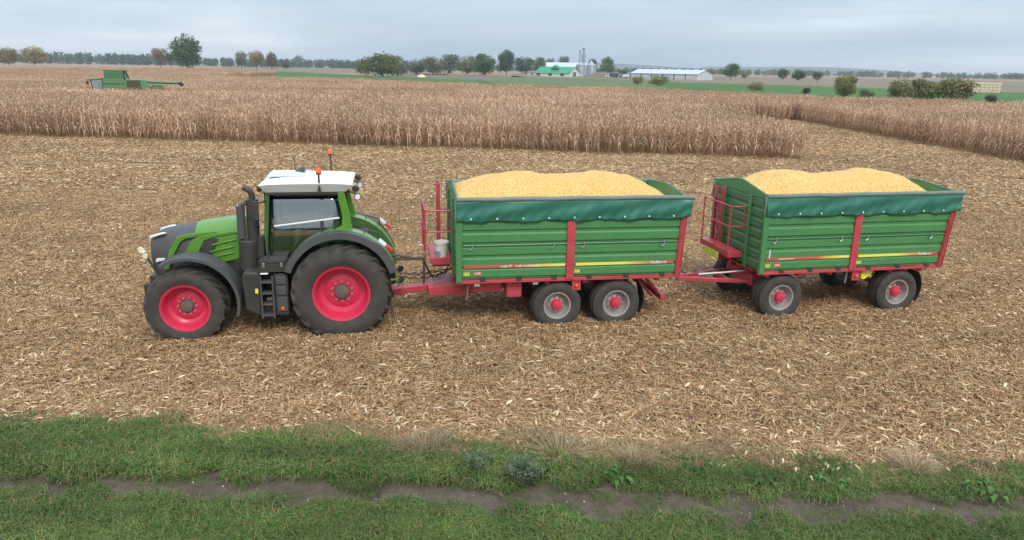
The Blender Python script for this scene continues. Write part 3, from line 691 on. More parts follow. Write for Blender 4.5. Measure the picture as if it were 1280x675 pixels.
# roof: crowned shell with a recessed hatch
def roof_z(u, v): return 3.20 + .10 * (1 - (2 * u - 1) ** 4) * (1 - .7 * (2 * v - 1) ** 4)
rb = MB(); nu, nv = 14, 12; X0, X1, Y0, Y1 = -1.55, .34, -.94, .94
rb.grid(lambda u, v: (X0 + (X1 - X0) * u, Y0 + (Y1 - Y0) * v, roof_z(u, v)), nu, nv)
def rim_pts(k):       # outline loops: top edge, drip edge
    out = []
    for (xa, ya, xb, yb, n_) in ((X0, Y0, X1, Y0, nu), (X1, Y0, X1, Y1, nv), (X1, Y1, X0, Y1, nu), (X0, Y1, X0, Y0, nv)):
        for i in range(n_):
            f = i / n_; x, y = xa + (xb - xa) * f, ya + (yb - ya) * f
            z = roof_z((x - X0) / (X1 - X0), (y - Y0) / (Y1 - Y0))
            if k == 0: out.append((x, y, z))
            else:
                cx = -.66; out.append((cx + (x - cx) * .86, y * .875, 3.045))
    return out
l0, l1 = rim_pts(0), rim_pts(1); n_ = len(l0)
rb.add(l0 + l1, [(i, (i + 1) % n_, n_ + (i + 1) % n_, n_ + i) for i in range(n_)] + [tuple(range(n_, 2 * n_))])
me_ = rb.mesh('roof', M_white)
bm = bmesh.new(); bm.from_mesh(me_); bmesh.ops.remove_doubles(bm, verts=bm.verts, dist=.001); bmesh.ops.recalc_face_normals(bm, faces=bm.faces); bm.to_mesh(me_); bm.free()
me_.polygons.foreach_set('use_smooth', [True] * len(me_.polygons)); me_.set_sharp_from_angle(angle=R(30))
roof = link(bpy.data.objects.new('cab_roof', me_), T)
b = MB(); b.box(-1.45, -.62, -.36, .50, 3.30, 3.325); b.box(-1.35, -.80, -.26, .40, 3.325, 3.34); b.build('roof_hatch', mat('roof_hatch_grey', (.62, .64, .66), .45, var=.04), roof, bevel=.012)
b = MB(); b.prism([(-.98, 3.30), (-.72, 3.30), (-.72, 3.43), (-.80, 3.44)], .12, .34, 'y'); b.build('roof_dome', M_grey, roof, bevel=.02)
MB().tube([(-.96, .55, 3.28), (-.97, .55, 3.62)], .010, 6).build('antenna', M_black, roof)
for (x, y, z0, z1) in ((-.33, -.90, 3.03, 3.42), (-.20, .84, 3.05, 3.62)):
    p = MB(); p.tube([(x, y, z0), (x, y, z1)], .020, 8); p.box(x - .03, x + .03, y - .03, y + .03, z0 - .02, z0 + .10); p.tube([(x, y, z1), (x, y, z1 + .03)], .055, 12); st_ = p.build('beacon_stalk', M_black, roof)
    MB().lathe([(.001, .11), (.03, .105), (.05, .07), (.055, 0), (.001, 0)], 14, (x, y, z1 + .03), 'z').build('beacon', M_orange, st_)
for sg in (-1, 1):
    wl = MB(); wl.lathe([(.001, -.05), (.06, -.045), (.075, 0), (.06, .03), (.001, .04)], 14, (.40, sg * .80, 3.10)); wl.tube([(.2, sg * .78, 3.06), (.40, sg * .80, 3.0)], .02, 6)
    wl.lathe([(.001, -.05), (.06, -.045), (.075, 0), (.06, .03), (.001, .04)], 14, (.44, sg * .80, 2.93)); wl.build('rear_work_light', M_black, roof)
    MB().lathe([(.001, -.062), (.055, -.060), (.058, -.045)], 14, (.44, sg * .80, 2.93)).build('lamp_glass', M_lens, roof)
    fl_ = MB(); fl_.box(-1.60, -1.50, sg * .70 - .12, sg * .70 + .12, 3.06, 3.17); fl_.build('front_work_light', M_black, roof, bevel=.01)
# exhaust and air intake, mirrors
ex = MB(); ex.tube([(-1.76, -.66, 1.98), (-1.73, -.66, 2.88)], .125, 16); ex.tube([(-1.73, -.66, 2.86), (-1.73, -.66, 2.97), (-1.76, -.66, 3.05), (-1.84, -.66, 3.11), (-1.90, -.66, 3.13)], .062, 12, cap=False); ex.build('exhaust_stack', M_black, T)
ex = MB(); ex.tube([(-1.99, -.70, 2.06), (-1.97, -.70, 2.74)], .085, 14); ex.tube([(-1.99, -.70, 2.74), (-1.85, -.68, 2.82)], .05, 10); ex.build('heat_shield', M_grey, T)
ex = MB(); ex.tube([(-1.90, -.66, 1.36), (-1.86, -.66, 2.02)], .20, 18); ex.box(-1.75, -1.55, -.72, -.5, 1.6, 2.1); ex.build('exhaust_filter', M_black, T, bevel=.02)
for sg in (-1, 1):
    mi = MB(); mi.tube([(-1.42, sg * .80, 2.86), (-1.62, sg * 1.0, 2.84)], .02, 6); mi.box(-1.68, -1.56, sg * .98, sg * 1.04, 2.50, 2.90); mi.build('wing_mirror', M_black, T, bevel=.02)
# tank, steps, tool box on the near side, fuel tank on the far one
for sg in (-1, 1):
    tk = MB(); tk.prism([(-1.95, .62), (-1.72, .50), (-1.62, .50), (-1.62, 1.42), (-1.93, 1.44), (-1.98, 1.3)], sg * .45, sg * 1.18, 'y'); tk.build('side_tank', M_black, T, bevel=.03)
    tk = MB(); tk.box(-1.34, -1.06, sg * .5, sg * 1.16, .47, 1.38); tk.build('battery_box', M_black, T, bevel=.02)
sa = MB()
for x in (-1.60, -1.36): sa.tube([(x, -1.235, .44), (x, -1.21, 1.36)], .022, 6)
sf = sa.build('steps', M_grey, T)
for z in (.50, .74, .98, 1.22): MB().box(-1.59, -1.37, -1.25, -1.02, z - .016, z + .016).build('step_tread', M_grey, sf, bevel=.005)
for z0, z1 in ((.56, .88), (.92, 1.12), (1.16, 1.33)): MB().box(-1.30, -1.09, -1.185, -1.155, z0, z1).build('cover_panel', M_grey, sf, bevel=.008)
MB().lathe([(.001, -.018), (.035, -.015), (.038, 0)], 14, (-1.19, -1.186, .63)).build('side_reflector', M_orange, T)
MB().box(-1.72, -1.66, -1.20, -1.178, .98, 1.08).build('warning_sticker', M_yellow, T)
tbx = MB(); tbx.box(-1.62, -1.06, -1.17, -.80, 1.42, 1.60); tbx.prism([(-1.63, 1.605), (-1.05, 1.605), (-1.07, 1.69), (-1.61, 1.69)], -1.18, -.79, 'y'); tb_ = tbx.build('tool_box', M_black, T, bevel=.01)
for x in (-1.52, -1.16): MB().box(x - .025, x + .025, -1.20, -1.182, 1.53, 1.63).build('latch', M_metal, tb_, bevel=.004)
for x in (-1.37, -1.29): MB().box(x - .02, x + .02, -1.02, -.98, 1.692, 1.70).build('latch', M_metal, tb_)
MB().box(-1.60, -1.44, -1.2, -1.02, 1.383, 1.41).build('glove', M_letter, T, bevel=.01)
# rear linkage and hitch
rl = MB(); rl.box(.45, .85, -.20, .20, .50, 1.1); rl.box(.85, 1.15, -.16, .16, .45, .62)
rl.build('hitch', M_black, T, bevel=.02)
for sg in (-1, 1):
    la = MB(); la.tube([(.40, sg * .42, .72), (1.28, sg * .46, .95)], .045, 8); la.tube([(.55, sg * .40, 1.45), (.95, sg * .45, .88)], .025, 6); la.prism([(1.22, .88), (1.36, .90), (1.40, 1.02), (1.28, 1.06)], sg * .46 - .03, sg * .46 + .03, 'y'); la.build('lower_link', M_black, T)
b = MB(); b.tube([(.50, .0, 1.40), (1.25, 0, 1.42), (1.85, 0, 1.30)], .03, 8); b.tube([(1.85, 0, 1.32), (1.84, 0, .70)], .028, 8); b.box(1.2, 1.9, -.05, .05, 1.30, 1.36); b.build('hose_bracket', mat('rusty_bar', (.055, .045, .03), .7, dust=.3), T)
for i, (y, sag) in enumerate(((-.10, .30), (-.03, .22), (.05, .36), (.12, .26))):
    pts = []
    for k in range(41):
        f = k / 40; x = .55 + 2.1 * f; z = 1.25 - sag * math.sin(math.pi * f) - .12 * f
        if i in (0, 3): pts.append((x, y + .035 * math.cos(k * 1.6), z + .035 * math.sin(k * 1.6)))
        else: pts.append((x, y, z))
    MB().tube(pts, .011, 5).build('hydraulic_hose', M_hose, T)
for i in range(3): MB().tube([(1.85, -.05 + i * .05, 1.3), (1.95 + i * .06, -.05, 1.0 - .1 * i), (2.1 + .1 * i, 0, .85), (2.4, .05, 1.02 + .04 * i)], .012, 5).build('hydraulic_hose', M_hose, T)
MB().box(-.2, .6, -.62, .62, 1.35, 2.0).build('rear_housing', M_black, T, bevel=.03)
# ------------------------------------------------------------------ the trailers (origin: foot of the front wall; x runs back)
def ribs(z0, z1, y, out, pitch=.205, depth=.028):
    """trapezoid ribbed sheet profile as (y, z) from bottom to top; 'out' is the outward sign"""
    pts = []; z = z0
    n = max(1, int(round((z1 - z0) / pitch))); p = (z1 - z0) / n
    for i in range(n):
        a = z0 + i * p
        pts += [(y, a), (y, a + p * .10), (y + out * depth, a + p * .22), (y + out * depth, a + p * .80), (y, a + p * .92)]
    pts.append((y, z1)); return pts
def grain_material():
    m = bpy.data.materials.new('maize_grain'); m.use_nodes = True; t = m.node_tree; b_ = t.nodes['Principled BSDF']
    b_.inputs['Roughness'].default_value = .6; b_.inputs['Specular IOR Level'].default_value = .3
    tcn = N(t, 'ShaderNodeTexCoord')
    v = N(t, 'ShaderNodeTexVoronoi', Scale=55.0); t.links.new(tcn.outputs['Object'], v.inputs['Vector'])
    n1 = N(t, 'ShaderNodeTexNoise', Scale=2.4, Detail=6.0); t.links.new(tcn.outputs['Object'], n1.inputs['Vector'])
    sep = N(t, 'ShaderNodeSeparateColor'); t.links.new(v.outputs['Color'], sep.inputs[0])
    r = N(t, 'ShaderNodeValToRGB'); t.links.new(sep.outputs[0], r.inputs[0]); el = r.color_ramp.elements
    el[0].color = (.52, .27, .065, 1); el[1].color = (.80, .56, .24, 1); q = el.new(.5); q.color = (.68, .40, .11, 1)
    mu = N(t, 'ShaderNodeMapRange'); mu.inputs['To Min'].default_value = .88; mu.inputs['To Max'].default_value = 1.12; t.links.new(n1.outputs[0], mu.inputs[0])
    vm = N(t, 'ShaderNodeVectorMath', operation='SCALE'); t.links.new(r.outputs[0], vm.inputs[0]); t.links.new(mu.outputs[0], vm.inputs['Scale']); t.links.new(vm.outputs[0], b_.inputs['Base Color'])
    bp = N(t, 'ShaderNodeBump', Strength=.8, Distance=.01); t.links.new(v.outputs['Distance'], bp.inputs['Height']); t.links.new(bp.outputs[0], b_.inputs['Normal'])
    return m
M_grain = grain_material()
def sticker_grad(name, x0, x1, z, h, stops, y, parent):
    """printed stripe that runs from red over orange to yellow"""
    m = bpy.data.materials.new(name + '_print'); m.use_nodes = True; t = m.node_tree; b_ = t.nodes['Principled BSDF']; b_.inputs['Roughness'].default_value = .5
    tcn = N(t, 'ShaderNodeTexCoord'); sp = N(t, 'ShaderNodeSeparateXYZ'); t.links.new(tcn.outputs['Object'], sp.inputs[0])
    mr_ = N(t, 'ShaderNodeMapRange'); mr_.inputs['From Min'].default_value = x0; mr_.inputs['From Max'].default_value = x1; t.links.new(sp.outputs[0], mr_.inputs[0])
    r = N(t, 'ShaderNodeValToRGB'); t.links.new(mr_.outputs[0], r.inputs[0]); el = r.color_ramp.elements
    el[0].position = stops[0][0]; el[0].color = stops[0][1] + (1,); el[1].position = stops[-1][0]; el[1].color = stops[-1][1] + (1,)
    for p, c in stops[1:-1]: q = el.new(p); q.color = c + (1,)
    t.links.new(r.outputs[0], b_.inputs['Base Color'])
    o = MB().box(x0, x1, y - .002, y + .002, z - h / 2, z + h / 2).build(name, m, parent, smooth=False); return o
def trailer(label, loc, rz, L, flare, wheels, tandem, hitch, plat, seed, mid=2.48, steer=0):
    T_ = thing('grain_trailer', label, 'trailer', loc, rz, 'grain trailers behind the tractor')
    rs = random.Random(seed)
    HW, ZB, ZS, ZT = 1.24, 1.15, 2.47, 2.90
    xr = L                                                       # foot of the rear post
    def xlean(z): return flare * (z - ZB) / (ZT - ZB)
    # chassis
    c = MB()
    for y in (-.42, .42): c.box(.15, L - .25, y - .07, y + .07, .84, 1.06)
    for x in np.linspace(.3, L - .4, 6): c.box(x - .05, x + .05, -1.15, 1.15, .96, 1.055)
    c.box(.02, L - .02, -.9, .9, 1.06, 1.10); ch = c.build('chassis', M_red, T_, bevel=.01)
    for sg in (-1, 1):
        y0, y1 = sorted((sg * 1.19, sg * 1.275))
        sr = MB().box(-.03, L + .02, y0, y1, 1.06, 1.135).build('side_rail', M_red, T_, bevel=.008)
        for x in list(np.linspace(.55, mid - .35, 3)) + list(np.linspace(mid + .45, L - .35, 3)):
            MB().box(x - .06, x + .06, sg * 1.255 - .03, sg * 1.255 + .03, 1.10, 1.17).build('gate_hinge', M_black, sr, bevel=.006)
    # side gates, lower and upper, front and rear bay
    for sg in (-1, 1):
        for k, (xa, xb) in enumerate(((.10, mid - .08), (mid + .08, L - .06))):
            for nm, z0, z1 in (('lower_gate', ZB, 1.90), ('upper_gate', 1.93, ZS)):
                xb0, xb1 = (xb + xlean(z0), xb + xlean(z1)) if k else (xb, xb)
                xa0, xa1 = (xa, xa)
                pr = ribs(z0, z1, sg * (HW - .015), sg, .25, .030); inner = [(sg * (HW - .06), z1), (sg * (HW - .06), z0)]
                poly = pr + inner; n = len(poly)
                def fx(z, a, b_, f): return a + (b_ - a) * (z - z0) / (z1 - z0)
                vs = [(fx(p[1], xa0, xa1, 0), p[0], p[1]) for p in poly] + [(fx(p[1], xb0, xb1, 0), p[0], p[1]) for p in poly]
                mb = MB(); mb.add(vs, [tuple(range(n)), tuple(range(2 * n - 1, n - 1, -1))] + [(i, (i + 1) % n, n + (i + 1) % n, n + i) for i in range(n)])
                g_ = mb.build(nm, M_tgreen, T_, smooth=False)
                if nm == 'upper_gate':
                    MB().tube([(xa + .02, sg * (HW + .022), 1.915), (xb + xlean(1.9) - .02, sg * (HW + .022), 1.915)], .017, 6).build('locking_bar', M_tgreen, g_)
                    for xh in (xa + .22, xb - .30):
                        hk = MB(); hk.tube([(xh, sg * (HW + .04), 1.97), (xh, sg * (HW + .05), 1.86), (xh - .05, sg * (HW + .05), 1.82), (xh - .08, sg * (HW + .05), 1.86)], .013, 6); hk.build('locking_hook', M_metal, g_)
                elif sg < 0:
                    yy = -(HW + .0165)
                    if k == 0:
                        sticker_grad('stripe', xa + .04, xb - .02, 1.435, .062, [(0, (.60, .07, .06)), (.60, (.62, .10, .07)), (.72, (.75, .42, .08)), (.85, (.78, .62, .12)), (1, (.80, .74, .22))], yy, g_)
                        if tandem: text('lettering', 'craft M', .085, M_letter, g_, (xa + .84, yy - .004, 1.435)); text('lettering', 'craft hackstation', .085, M_letter, g_, (xa + 1.16, yy - .004, 1.435))
                        else: MB().box(xa + .10, xa + .125, yy - .003, yy + .002, 1.46, 1.66).build('sticker', M_letter, g_, smooth=False); MB().box(xa + .35, xa + .75, yy - .005, yy, 1.425, 1.437).build('sticker', M_letter, g_, smooth=False)
                        MB().box(xa + .03, xa + .16, yy - .003, yy + .002, 1.245, 1.315).build('sticker', M_yellow, g_, smooth=False); text('lettering', 'CT1', .07, M_blacklet, g_, (xa + .04, yy - .005, 1.28))
                        MB().box(xa + .25, xa + .42, yy - .003, yy + .002, 1.25, 1.315).build('sticker', M_ored, g_, smooth=False); text('lettering', '2790', .07, M_letter, g_, (xa + .26, yy - .005, 1.282))
                    else:
                        sticker_grad('stripe', xa + .05, xb - .04, 1.435, .062, [(0, (.78, .72, .10)), (.48, (.78, .70, .10)), (.68, (.68, .32, .10)), (.86, (.55, .10, .07)), (1, (.60, .07, .08))], yy, g_)
                        text('lettering', 'RedBaron', .095, M_letter, g_, (xb - .58, yy - .004, 1.435))
                        MB().box(xa + .03, xa + .16, yy - .003, yy + .002, 1.245, 1.315).build('sticker', M_yellow, g_, smooth=False); text('lettering', 'CT1', .07, M_blacklet, g_, (xa + .04, yy - .005, 1.28))
        # posts
        pm = MB()
        for dx in (-.055, .055): pm.box(mid + dx - .032, mid + dx + .032, sg * HW - .055, sg * HW + .055, 1.10, ZS + .05)
        pm.box(mid - .05, mid + .05, sg * HW - .05, sg * HW + .025, 1.10, ZS + .04); pm.build('middle_post', M_red, T_, bevel=.008)
        q = MB(); s0, s1 = xlean(1.08), xlean(ZT)
        for a_, b_, t_ in ((-.06, .0, .06), (.02, .08, .06), (-.05, .07, .03)):
            q.prism([(L + a_ + s0, 1.08), (L + b_ + s0, 1.08), (L + b_ + s1, ZT - .02), (L + a_ + s1, ZT - .02)], sg * HW - .05, sg * HW + t_, 'y')
        q.build('rear_post', M_red, T_, bevel=.006)
        MB().box(-.04, .095, sg * HW - .06, sg * HW + .03, 1.10, ZT).build('front_post', M_tgreen, T_, bevel=.01)
        q = MB(); q.prism([(.0, ZS + .005), (L + xlean(ZS), ZS + .005), (L + xlean(ZT), ZT), (0, ZT)], sg * (HW - .05), sg * (HW - .005), 'y'); q.build('top_board', M_tgreen, T_)
    # end walls with ribs and a gable on top
    for nm, xw, out in (('front_wall', 0.0, -1), ('rear_wall', L, 1)):
        pr = ribs(ZB, ZT - .06, 0, out, .24, .026); poly = pr + [(-out * .045, ZT - .06), (-out * .045, ZB)]
        def lean(z): return (xlean(z) if nm == 'rear_wall' else 0)
        mb = MB(); n = len(poly)
        vs = [(xw + lean(z) + px, y, z) for y in (-HW + .07, HW - .07) for px, z in poly]
        mb.add(vs, [tuple(range(n)), tuple(range(2 * n - 1, n - 1, -1))] + [(i, (i + 1) % n, n + (i + 1) % n, n + i) for i in range(n)])
        fw = mb.build(nm, M_tgreen2 if out < 0 else M_tgreen, T_, smooth=False)  # front wall's shade is put into its colour as a darker green
        xg = xw + lean(ZT); gp_ = 3.10 if out < 0 else 3.0
        MB().prism([(-HW - .02, ZT - .07), (HW + .02, ZT - .07), (HW + .02, ZT), (.12, gp_), (-.12, gp_), (-HW - .02, ZT)], xg - .025, xg + .025, 'x').build('gable_board', M_tgreen, fw, bevel=.006)
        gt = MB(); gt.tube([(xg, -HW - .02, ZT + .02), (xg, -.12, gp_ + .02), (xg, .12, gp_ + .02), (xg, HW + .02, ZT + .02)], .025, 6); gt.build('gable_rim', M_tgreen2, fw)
        if out < 0:
            for y in (-.62, .62): MB().box(-.075, -.02, y - .04, y + .04, 1.10, ZT - .05).build('wall_stiffener', M_tgreen, fw, bevel=.006)
    # heap of grain
    def gz(x, y):
        e_ = min(1, (1.2 - abs(y)) / .95); e_ = math.sin(e_ * math.pi / 2)
        fr_ = .62 + .38 * min(1, x / .75); bk_ = min(1, max(0, L + flare * .8 - x) / 1.15); bk_ = .10 + .90 * math.sin(bk_ * math.pi / 2)
        c1, c2 = (.30, .66) if tandem else (.24, .70)
        hump = .84 + .16 * max(math.exp(-((x / L - c1) / .13) ** 2), .95 * math.exp(-((x / L - c2) / .14) ** 2)) + .02 * math.sin(x * 3.1 + y * 2 + seed) + .012 * math.sin(x * 6.3 - y * 3)
        return 2.66 + .64 * hump * e_ ** .8 * fr_ * bk_ + .010 * math.sin(x * 7 + y * 5) + .007 * math.sin(x * 13 - y * 11)
    gm = MB(); gm.grid(lambda u, v: (.03 + (L + flare * .7 - .06) * u, -1.18 + 2.36 * v, gz(.03 + (L + flare * .7 - .06) * u, -1.18 + 2.36 * v) + rs.uniform(-.006, .006)), 90, 44)
    gh = gm.build('grain_load', M_grain, T_)
    # rolled tarpaulin skirt along each side
    for sg in (-1, 1):
        xa, xb = -.02, L + flare + .13
        def tp(u, v):
            x = xa + (xb - xa) * u; z = ZT - .02 - (ZT - ZS + .01) * v
            wv = .018 * math.sin(x * 5.1 + seed) * v + .012 * math.sin(x * 11.3 + 2 * v) * v + .02 * max(0, u - .93) / .07 * math.sin(v * 9)
            wv += .022 * math.sin(x * 3.3 + 5 * v + seed * 2) * math.sin(v * math.pi) + .010 * math.sin(x * 21 + 9 * v) * v
            sag = -.025 * math.sin(u * math.pi * 5) ** 2 * v
            return (x, sg * (HW + .055 + .015 * math.sin(v * math.pi) + wv), z + sag + .045 * max(0, (u - .9) / .1) * v)
        tm = MB(); tm.grid(tp, 180, 12); to = solidify(tm.build('tarpaulin', M_tarp, T_), .006)
        MB().tube([(xa + .0, sg * (HW + .03), ZT + .01)] + [(xa + (xb - xa) * i / 12, sg * (HW + .03), ZT + .012 + .006 * math.sin(i * 2.1 + seed)) for i in range(1, 12)] + [(xb + .06, sg * (HW + .03), ZT)], .055, 10).build('tarpaulin_roll', M_roll, to)
        for x in np.linspace(.28, L - .2, 9):
            MB().lathe([(.001, -.012), (.016, -.010), (.02, 0)], 8, (x, -(HW + .085), ZS + .035)).build('eyelet', M_letter, to) if sg < 0 else None
        tb_ = MB(); tb_.tube([(xb + .02, sg * (HW + .03), ZT), (xb + .03, sg * (HW + .06), 2.55), (xb - .02, sg * (HW + .02), 2.2)], .008, 5); tb_.tube([(xb - .05, sg * (HW + .03), ZT - .02), (xb - .02, sg * (HW + .05), 2.6), (xb - .1, sg * HW, 2.1)], .006, 5); tb_.build('tension_strap', M_metal, to)
        tb_ = MB(); tb_.tube([(xa - .03, sg * (HW + .05), ZT + .05), (xa - .03, sg * (HW + .06), 2.5)], .012, 5); tb_.build('tension_strap', M_metal, to)
    # wheels, axles, springs, mudguards
    for wx in wheels:
        for far_ in (False, True):
            put_wheel(T_, W_trail, wx, (1 if far_ else -1) * 1.0, .465, far_)
        a = MB(); a.tube([(wx, -.8, .465), (wx, .8, .465)], .065, 10)
        for y in (-.5, .5): a.box(wx - .09, wx + .09, y - .05, y + .05, .53, .80); a.prism([(wx - .5, .80), (wx, .66), (wx + .5, .80), (wx + .5, .84), (wx, .72), (wx - .5, .84)], y - .04, y + .04, 'y')
        a.build('axle', M_red, T_)
    wl = wheels[-1]
    for sg in (-1, 1):
        y0, y1 = sg * .76, sg * 1.22
        MB().lathe([(.66, y0), (.66, y1), (.645, y1), (.645, y0)], 10, (wl, 0, .56), closed=True, a0=R(-32), a1=R(38)).build('mudguard', M_black, T_)
        lp = MB(); lp.lathe([(.001, -.03), (.035, -.02), (.04, 0)], 10, (mid + .18, sg * 1.24, .94)); lp.build('side_lamp', M_orange, T_)
        lb = MB(); lb.box(mid + .08, mid + .28, sg * 1.20 - .02, sg * 1.20 + .02, .82, 1.06); lb.build('lamp_bracket', M_red, T_)
    ur = MB()
    for y in (-.62, .62):
        ur.tube([(L - .62, y, 1.02), (L - .16, y, .50)], .045, 4); ur.tube([(L - .85, y, 1.02), (L - .30, y, .42)], .035, 4)
    ur.box(L - .22, L - .10, -.95, .95, .42, .56); ur.build('underrun_bar', M_red, T_, bevel=.006)
    # drawbar
    if tandem:
        d = MB(); d.prism([(hitch, .50), (hitch, .62), (-.55, .74), (.15, .86), (.9, .86), (.9, .70), (.1, .66), (-.5, .58)], -.13, .13, 'y')
        d.prism([(-.60, .56), (-.60, .74), (.1, .84), (1.2, .86), (1.2, .70), (.25, .56)], -.46, .46, 'y'); db = d.build('drawbar', M_red, T_, bevel=.012)
        e_ = MB(); e_.lathe([(.05, -.02), (.05, .02), (.09, .02), (.09, -.02)], 14, (0, 0, 0), 'z', closed=True); eo = e_.build('towing_eye', M_metal, db); eo.location = (hitch - .07, 0, .55)
        bxs = MB(); bxs.box(1.1, 1.45, -1.1, -.75, .66, 1.02); bxs.build('brake_box', M_red, T_, bevel=.02)
        bxs = MB(); bxs.box(.35, 1.0, -1.0, -.55, .78, 1.05); bxs.build('side_box', M_red, T_, bevel=.02)
        for x in (.42, 1.72): MB().box(x - .06, x + .06, -1.285, -1.277, 1.00, 1.055).build('number_plate', M_steel, ch)
        for i, (x, z) in enumerate(((.12, 1.0), (.06, .95))): MB().tube([(x - .1, -.9, 1.6), (x, -1.0, 1.3), (x + .08, -1.0, z), (x + .02, -.9, .8)], .012, 5).build('hydraulic_hose', M_hose, T_)
        js = MB(); js.tube([(.25, -1.02, .96), (.22, -1.04, .62)], .02, 6); js.build('prop', M_metal, T_)
    else:
        d = MB()
        for sg in (-1, 1):
            p0, p1 = Vector((hitch, sg * .07, .70)), Vector((.30, sg * .55, .74))
            dr = (p1 - p0); ln = dr.length; Mx = Matrix.Translation(p0) @ Matrix.Rotation(math.atan2(dr.y, dr.x), 4, 'Z')
            d.box(0, ln, -.045, .045, -.05, .05, Mx)
        d.box(-.35, -.25, -.36, .36, .66, .76); d.box(.18, .38, -.62, .62, .60, .90); db = d.build('drawbar', M_red, T_, bevel=.01)
        e_ = MB(); e_.lathe([(.05, -.02), (.05, .02), (.09, .02), (.09, -.02)], 14, (0, 0, 0), 'z', closed=True); eo = e_.build('towing_eye', M_metal, db); eo.location = (hitch - .07, 0, .70)
        MB().tube([(hitch + .55, -.12, .80), (.12, -.40, .93)], .032, 8).build('drawbar_spring', M_metal, db)
        tt = MB(); tt.lathe([(.40, -.05), (.52, -.05), (.52, .05), (.40, .05)], 24, (wheels[0], 0, .97), 'z', closed=True); tt.box(wheels[0] - .42, wheels[0] + .42, -.5, .5, .78, .92); tt.build('turntable', M_red, T_, bevel=.01)
        yb = MB(); yb.prism([(mid + .36, 1.04), (mid + .72, 1.04), (mid + .66, .92), (mid + .48, .80), (mid + .40, .82)], -1.14, -.95, 'y'); yb.build('chock_holder', M_yellow, T_, bevel=.01)
        js = MB(); js.tube([(mid + .02, -1.1, 1.06), (mid - .02, -1.12, .74)], .022, 6); js.build('prop', M_metal, T_)
        MB().tube([(hitch, .0, .95), (hitch + .4, .2, .72), (hitch + .9, .3, .80), (-.1, .1, 1.0)], .014, 5).build('hydraulic_hose', M_hose, T_)
        for y in (-.12, .28):
            MB().box(-.06 - plat, -.045 - plat, y, y + .34, 1.18, 1.34).build('marker_plate', M_yellow, T_)
    # standing platform, railing and ladder on the front wall
    pz = 1.44; px0 = -plat
    pf = MB(); pf.box(px0, -.07, -.50, .95, pz - .05, pz); pf.box(px0 - .015, px0 + .02, -.52, .97, pz - .13, pz + .02); pf.box(px0, -.07, -.525, -.49, pz - .13, pz + .02)
    pf.box(px0 + .05, -.05, .1, .16, 1.1, pz - .05); plt = pf.build('platform', M_red, T_, bevel=.005)
    ry0, ry1 = -.50, .93; xrail = px0 - (.13 if tandem else .0)
    rl_ = MB()
    for z in (pz + 1.10, pz + .62): rl_.tube([(-.07, ry0, z), (xrail + .05, ry0, z), (xrail, ry0 + .05, z), (xrail, ry1, z)], .017, 6)
    for (x, y) in ((xrail, ry0 + .05), (xrail, (ry0 + ry1) / 2), (xrail, ry1)): rl_.tube([(x, y, pz + .0), (x, y, pz + 1.11)], .018, 6)
    rl_.tube([(-.09, ry0, pz + .62), (-.09, ry0, pz + 1.10)], .017, 6)
    for y in (ry0 + .05, ry1): rl_.tube([(xrail, y, pz + .01), (px0 + .01, y, pz - .03)], .018, 6)
    rl_.build('railing', M_red, plt)
    ld = MB(); lx = -.28 if tandem else -.12
    for y in (.60, .95): ld.box(lx - .035, lx + .035, y - .02, y + .02, pz, 2.98 if tandem else 2.82)
    for z in np.arange(pz + .25, 2.8, .28): ld.tube([(lx, .60, z), (lx, .95, z)], .016, 6)
    if tandem: ld.tube([(lx, .6, 2.3), (0, .6, 2.3)], .015, 6); ld.tube([(lx, .95, 2.3), (0, .95, 2.3)], .015, 6)
    ld.build('ladder', M_red, plt)
    return T_
def origin(cx, cy, ang, s): return (cx + s * math.cos(R(ang)), cy + s * math.sin(R(ang)), 0)
T1 = trailer('green and red grain trailer right behind the tractor, heaped with yellow maize', origin(.835, 16.61, 9.5, -2.25), R(9.5), 5.0, .09, (2.25, 3.63), True, -1.50, .52, 1.0, mid=2.49)
T2 = trailer('rear grain trailer at the end of the train, heaped with yellow maize', origin(6.10, 17.465, 11.5, -.62), R(11.5), 4.80, .16, (.67, 3.80), False, -1.50, .43, 2.3, mid=2.40)
# bucket on the first trailer's platform
c10 = R(9.5); o1 = Vector(origin(.835, 16.61, 9.5, -2.25)); lx, ly = -.28, -.24
bk = thing('bucket', 'white plastic bucket standing on the red platform of the first trailer', 'bucket', (o1.x + lx * math.cos(c10) - ly * math.sin(c10), o1.y + lx * math.sin(c10) + ly * math.cos(c10), 1.442), .3)
MB().lathe([(.001, 0), (.135, 0), (.16, .30), (.175, .30), (.175, .34), (.165, .34), (.150, .29), (.13, .02), (.001, .02)], 28, (0, 0, 0), 'z').build('bucket_body', M_bucket, bk)
MB().lathe([(.150, .03), (.1535, .03), (.1625, .14), (.159, .14)], 8, (0, 0, 0), 'z', closed=True, a0=R(195), a1=R(250)).build('bucket_label', M_blue, bk)
MB().tube([(.17 * math.cos(a), .17 * math.sin(a) * .3 - .12 * abs(math.sin(a)), .30 - .10 * math.sin(a)) for a in [math.pi * i / 10 for i in range(11)]], .006, 5).build('bucket_handle', M_metal, bk)
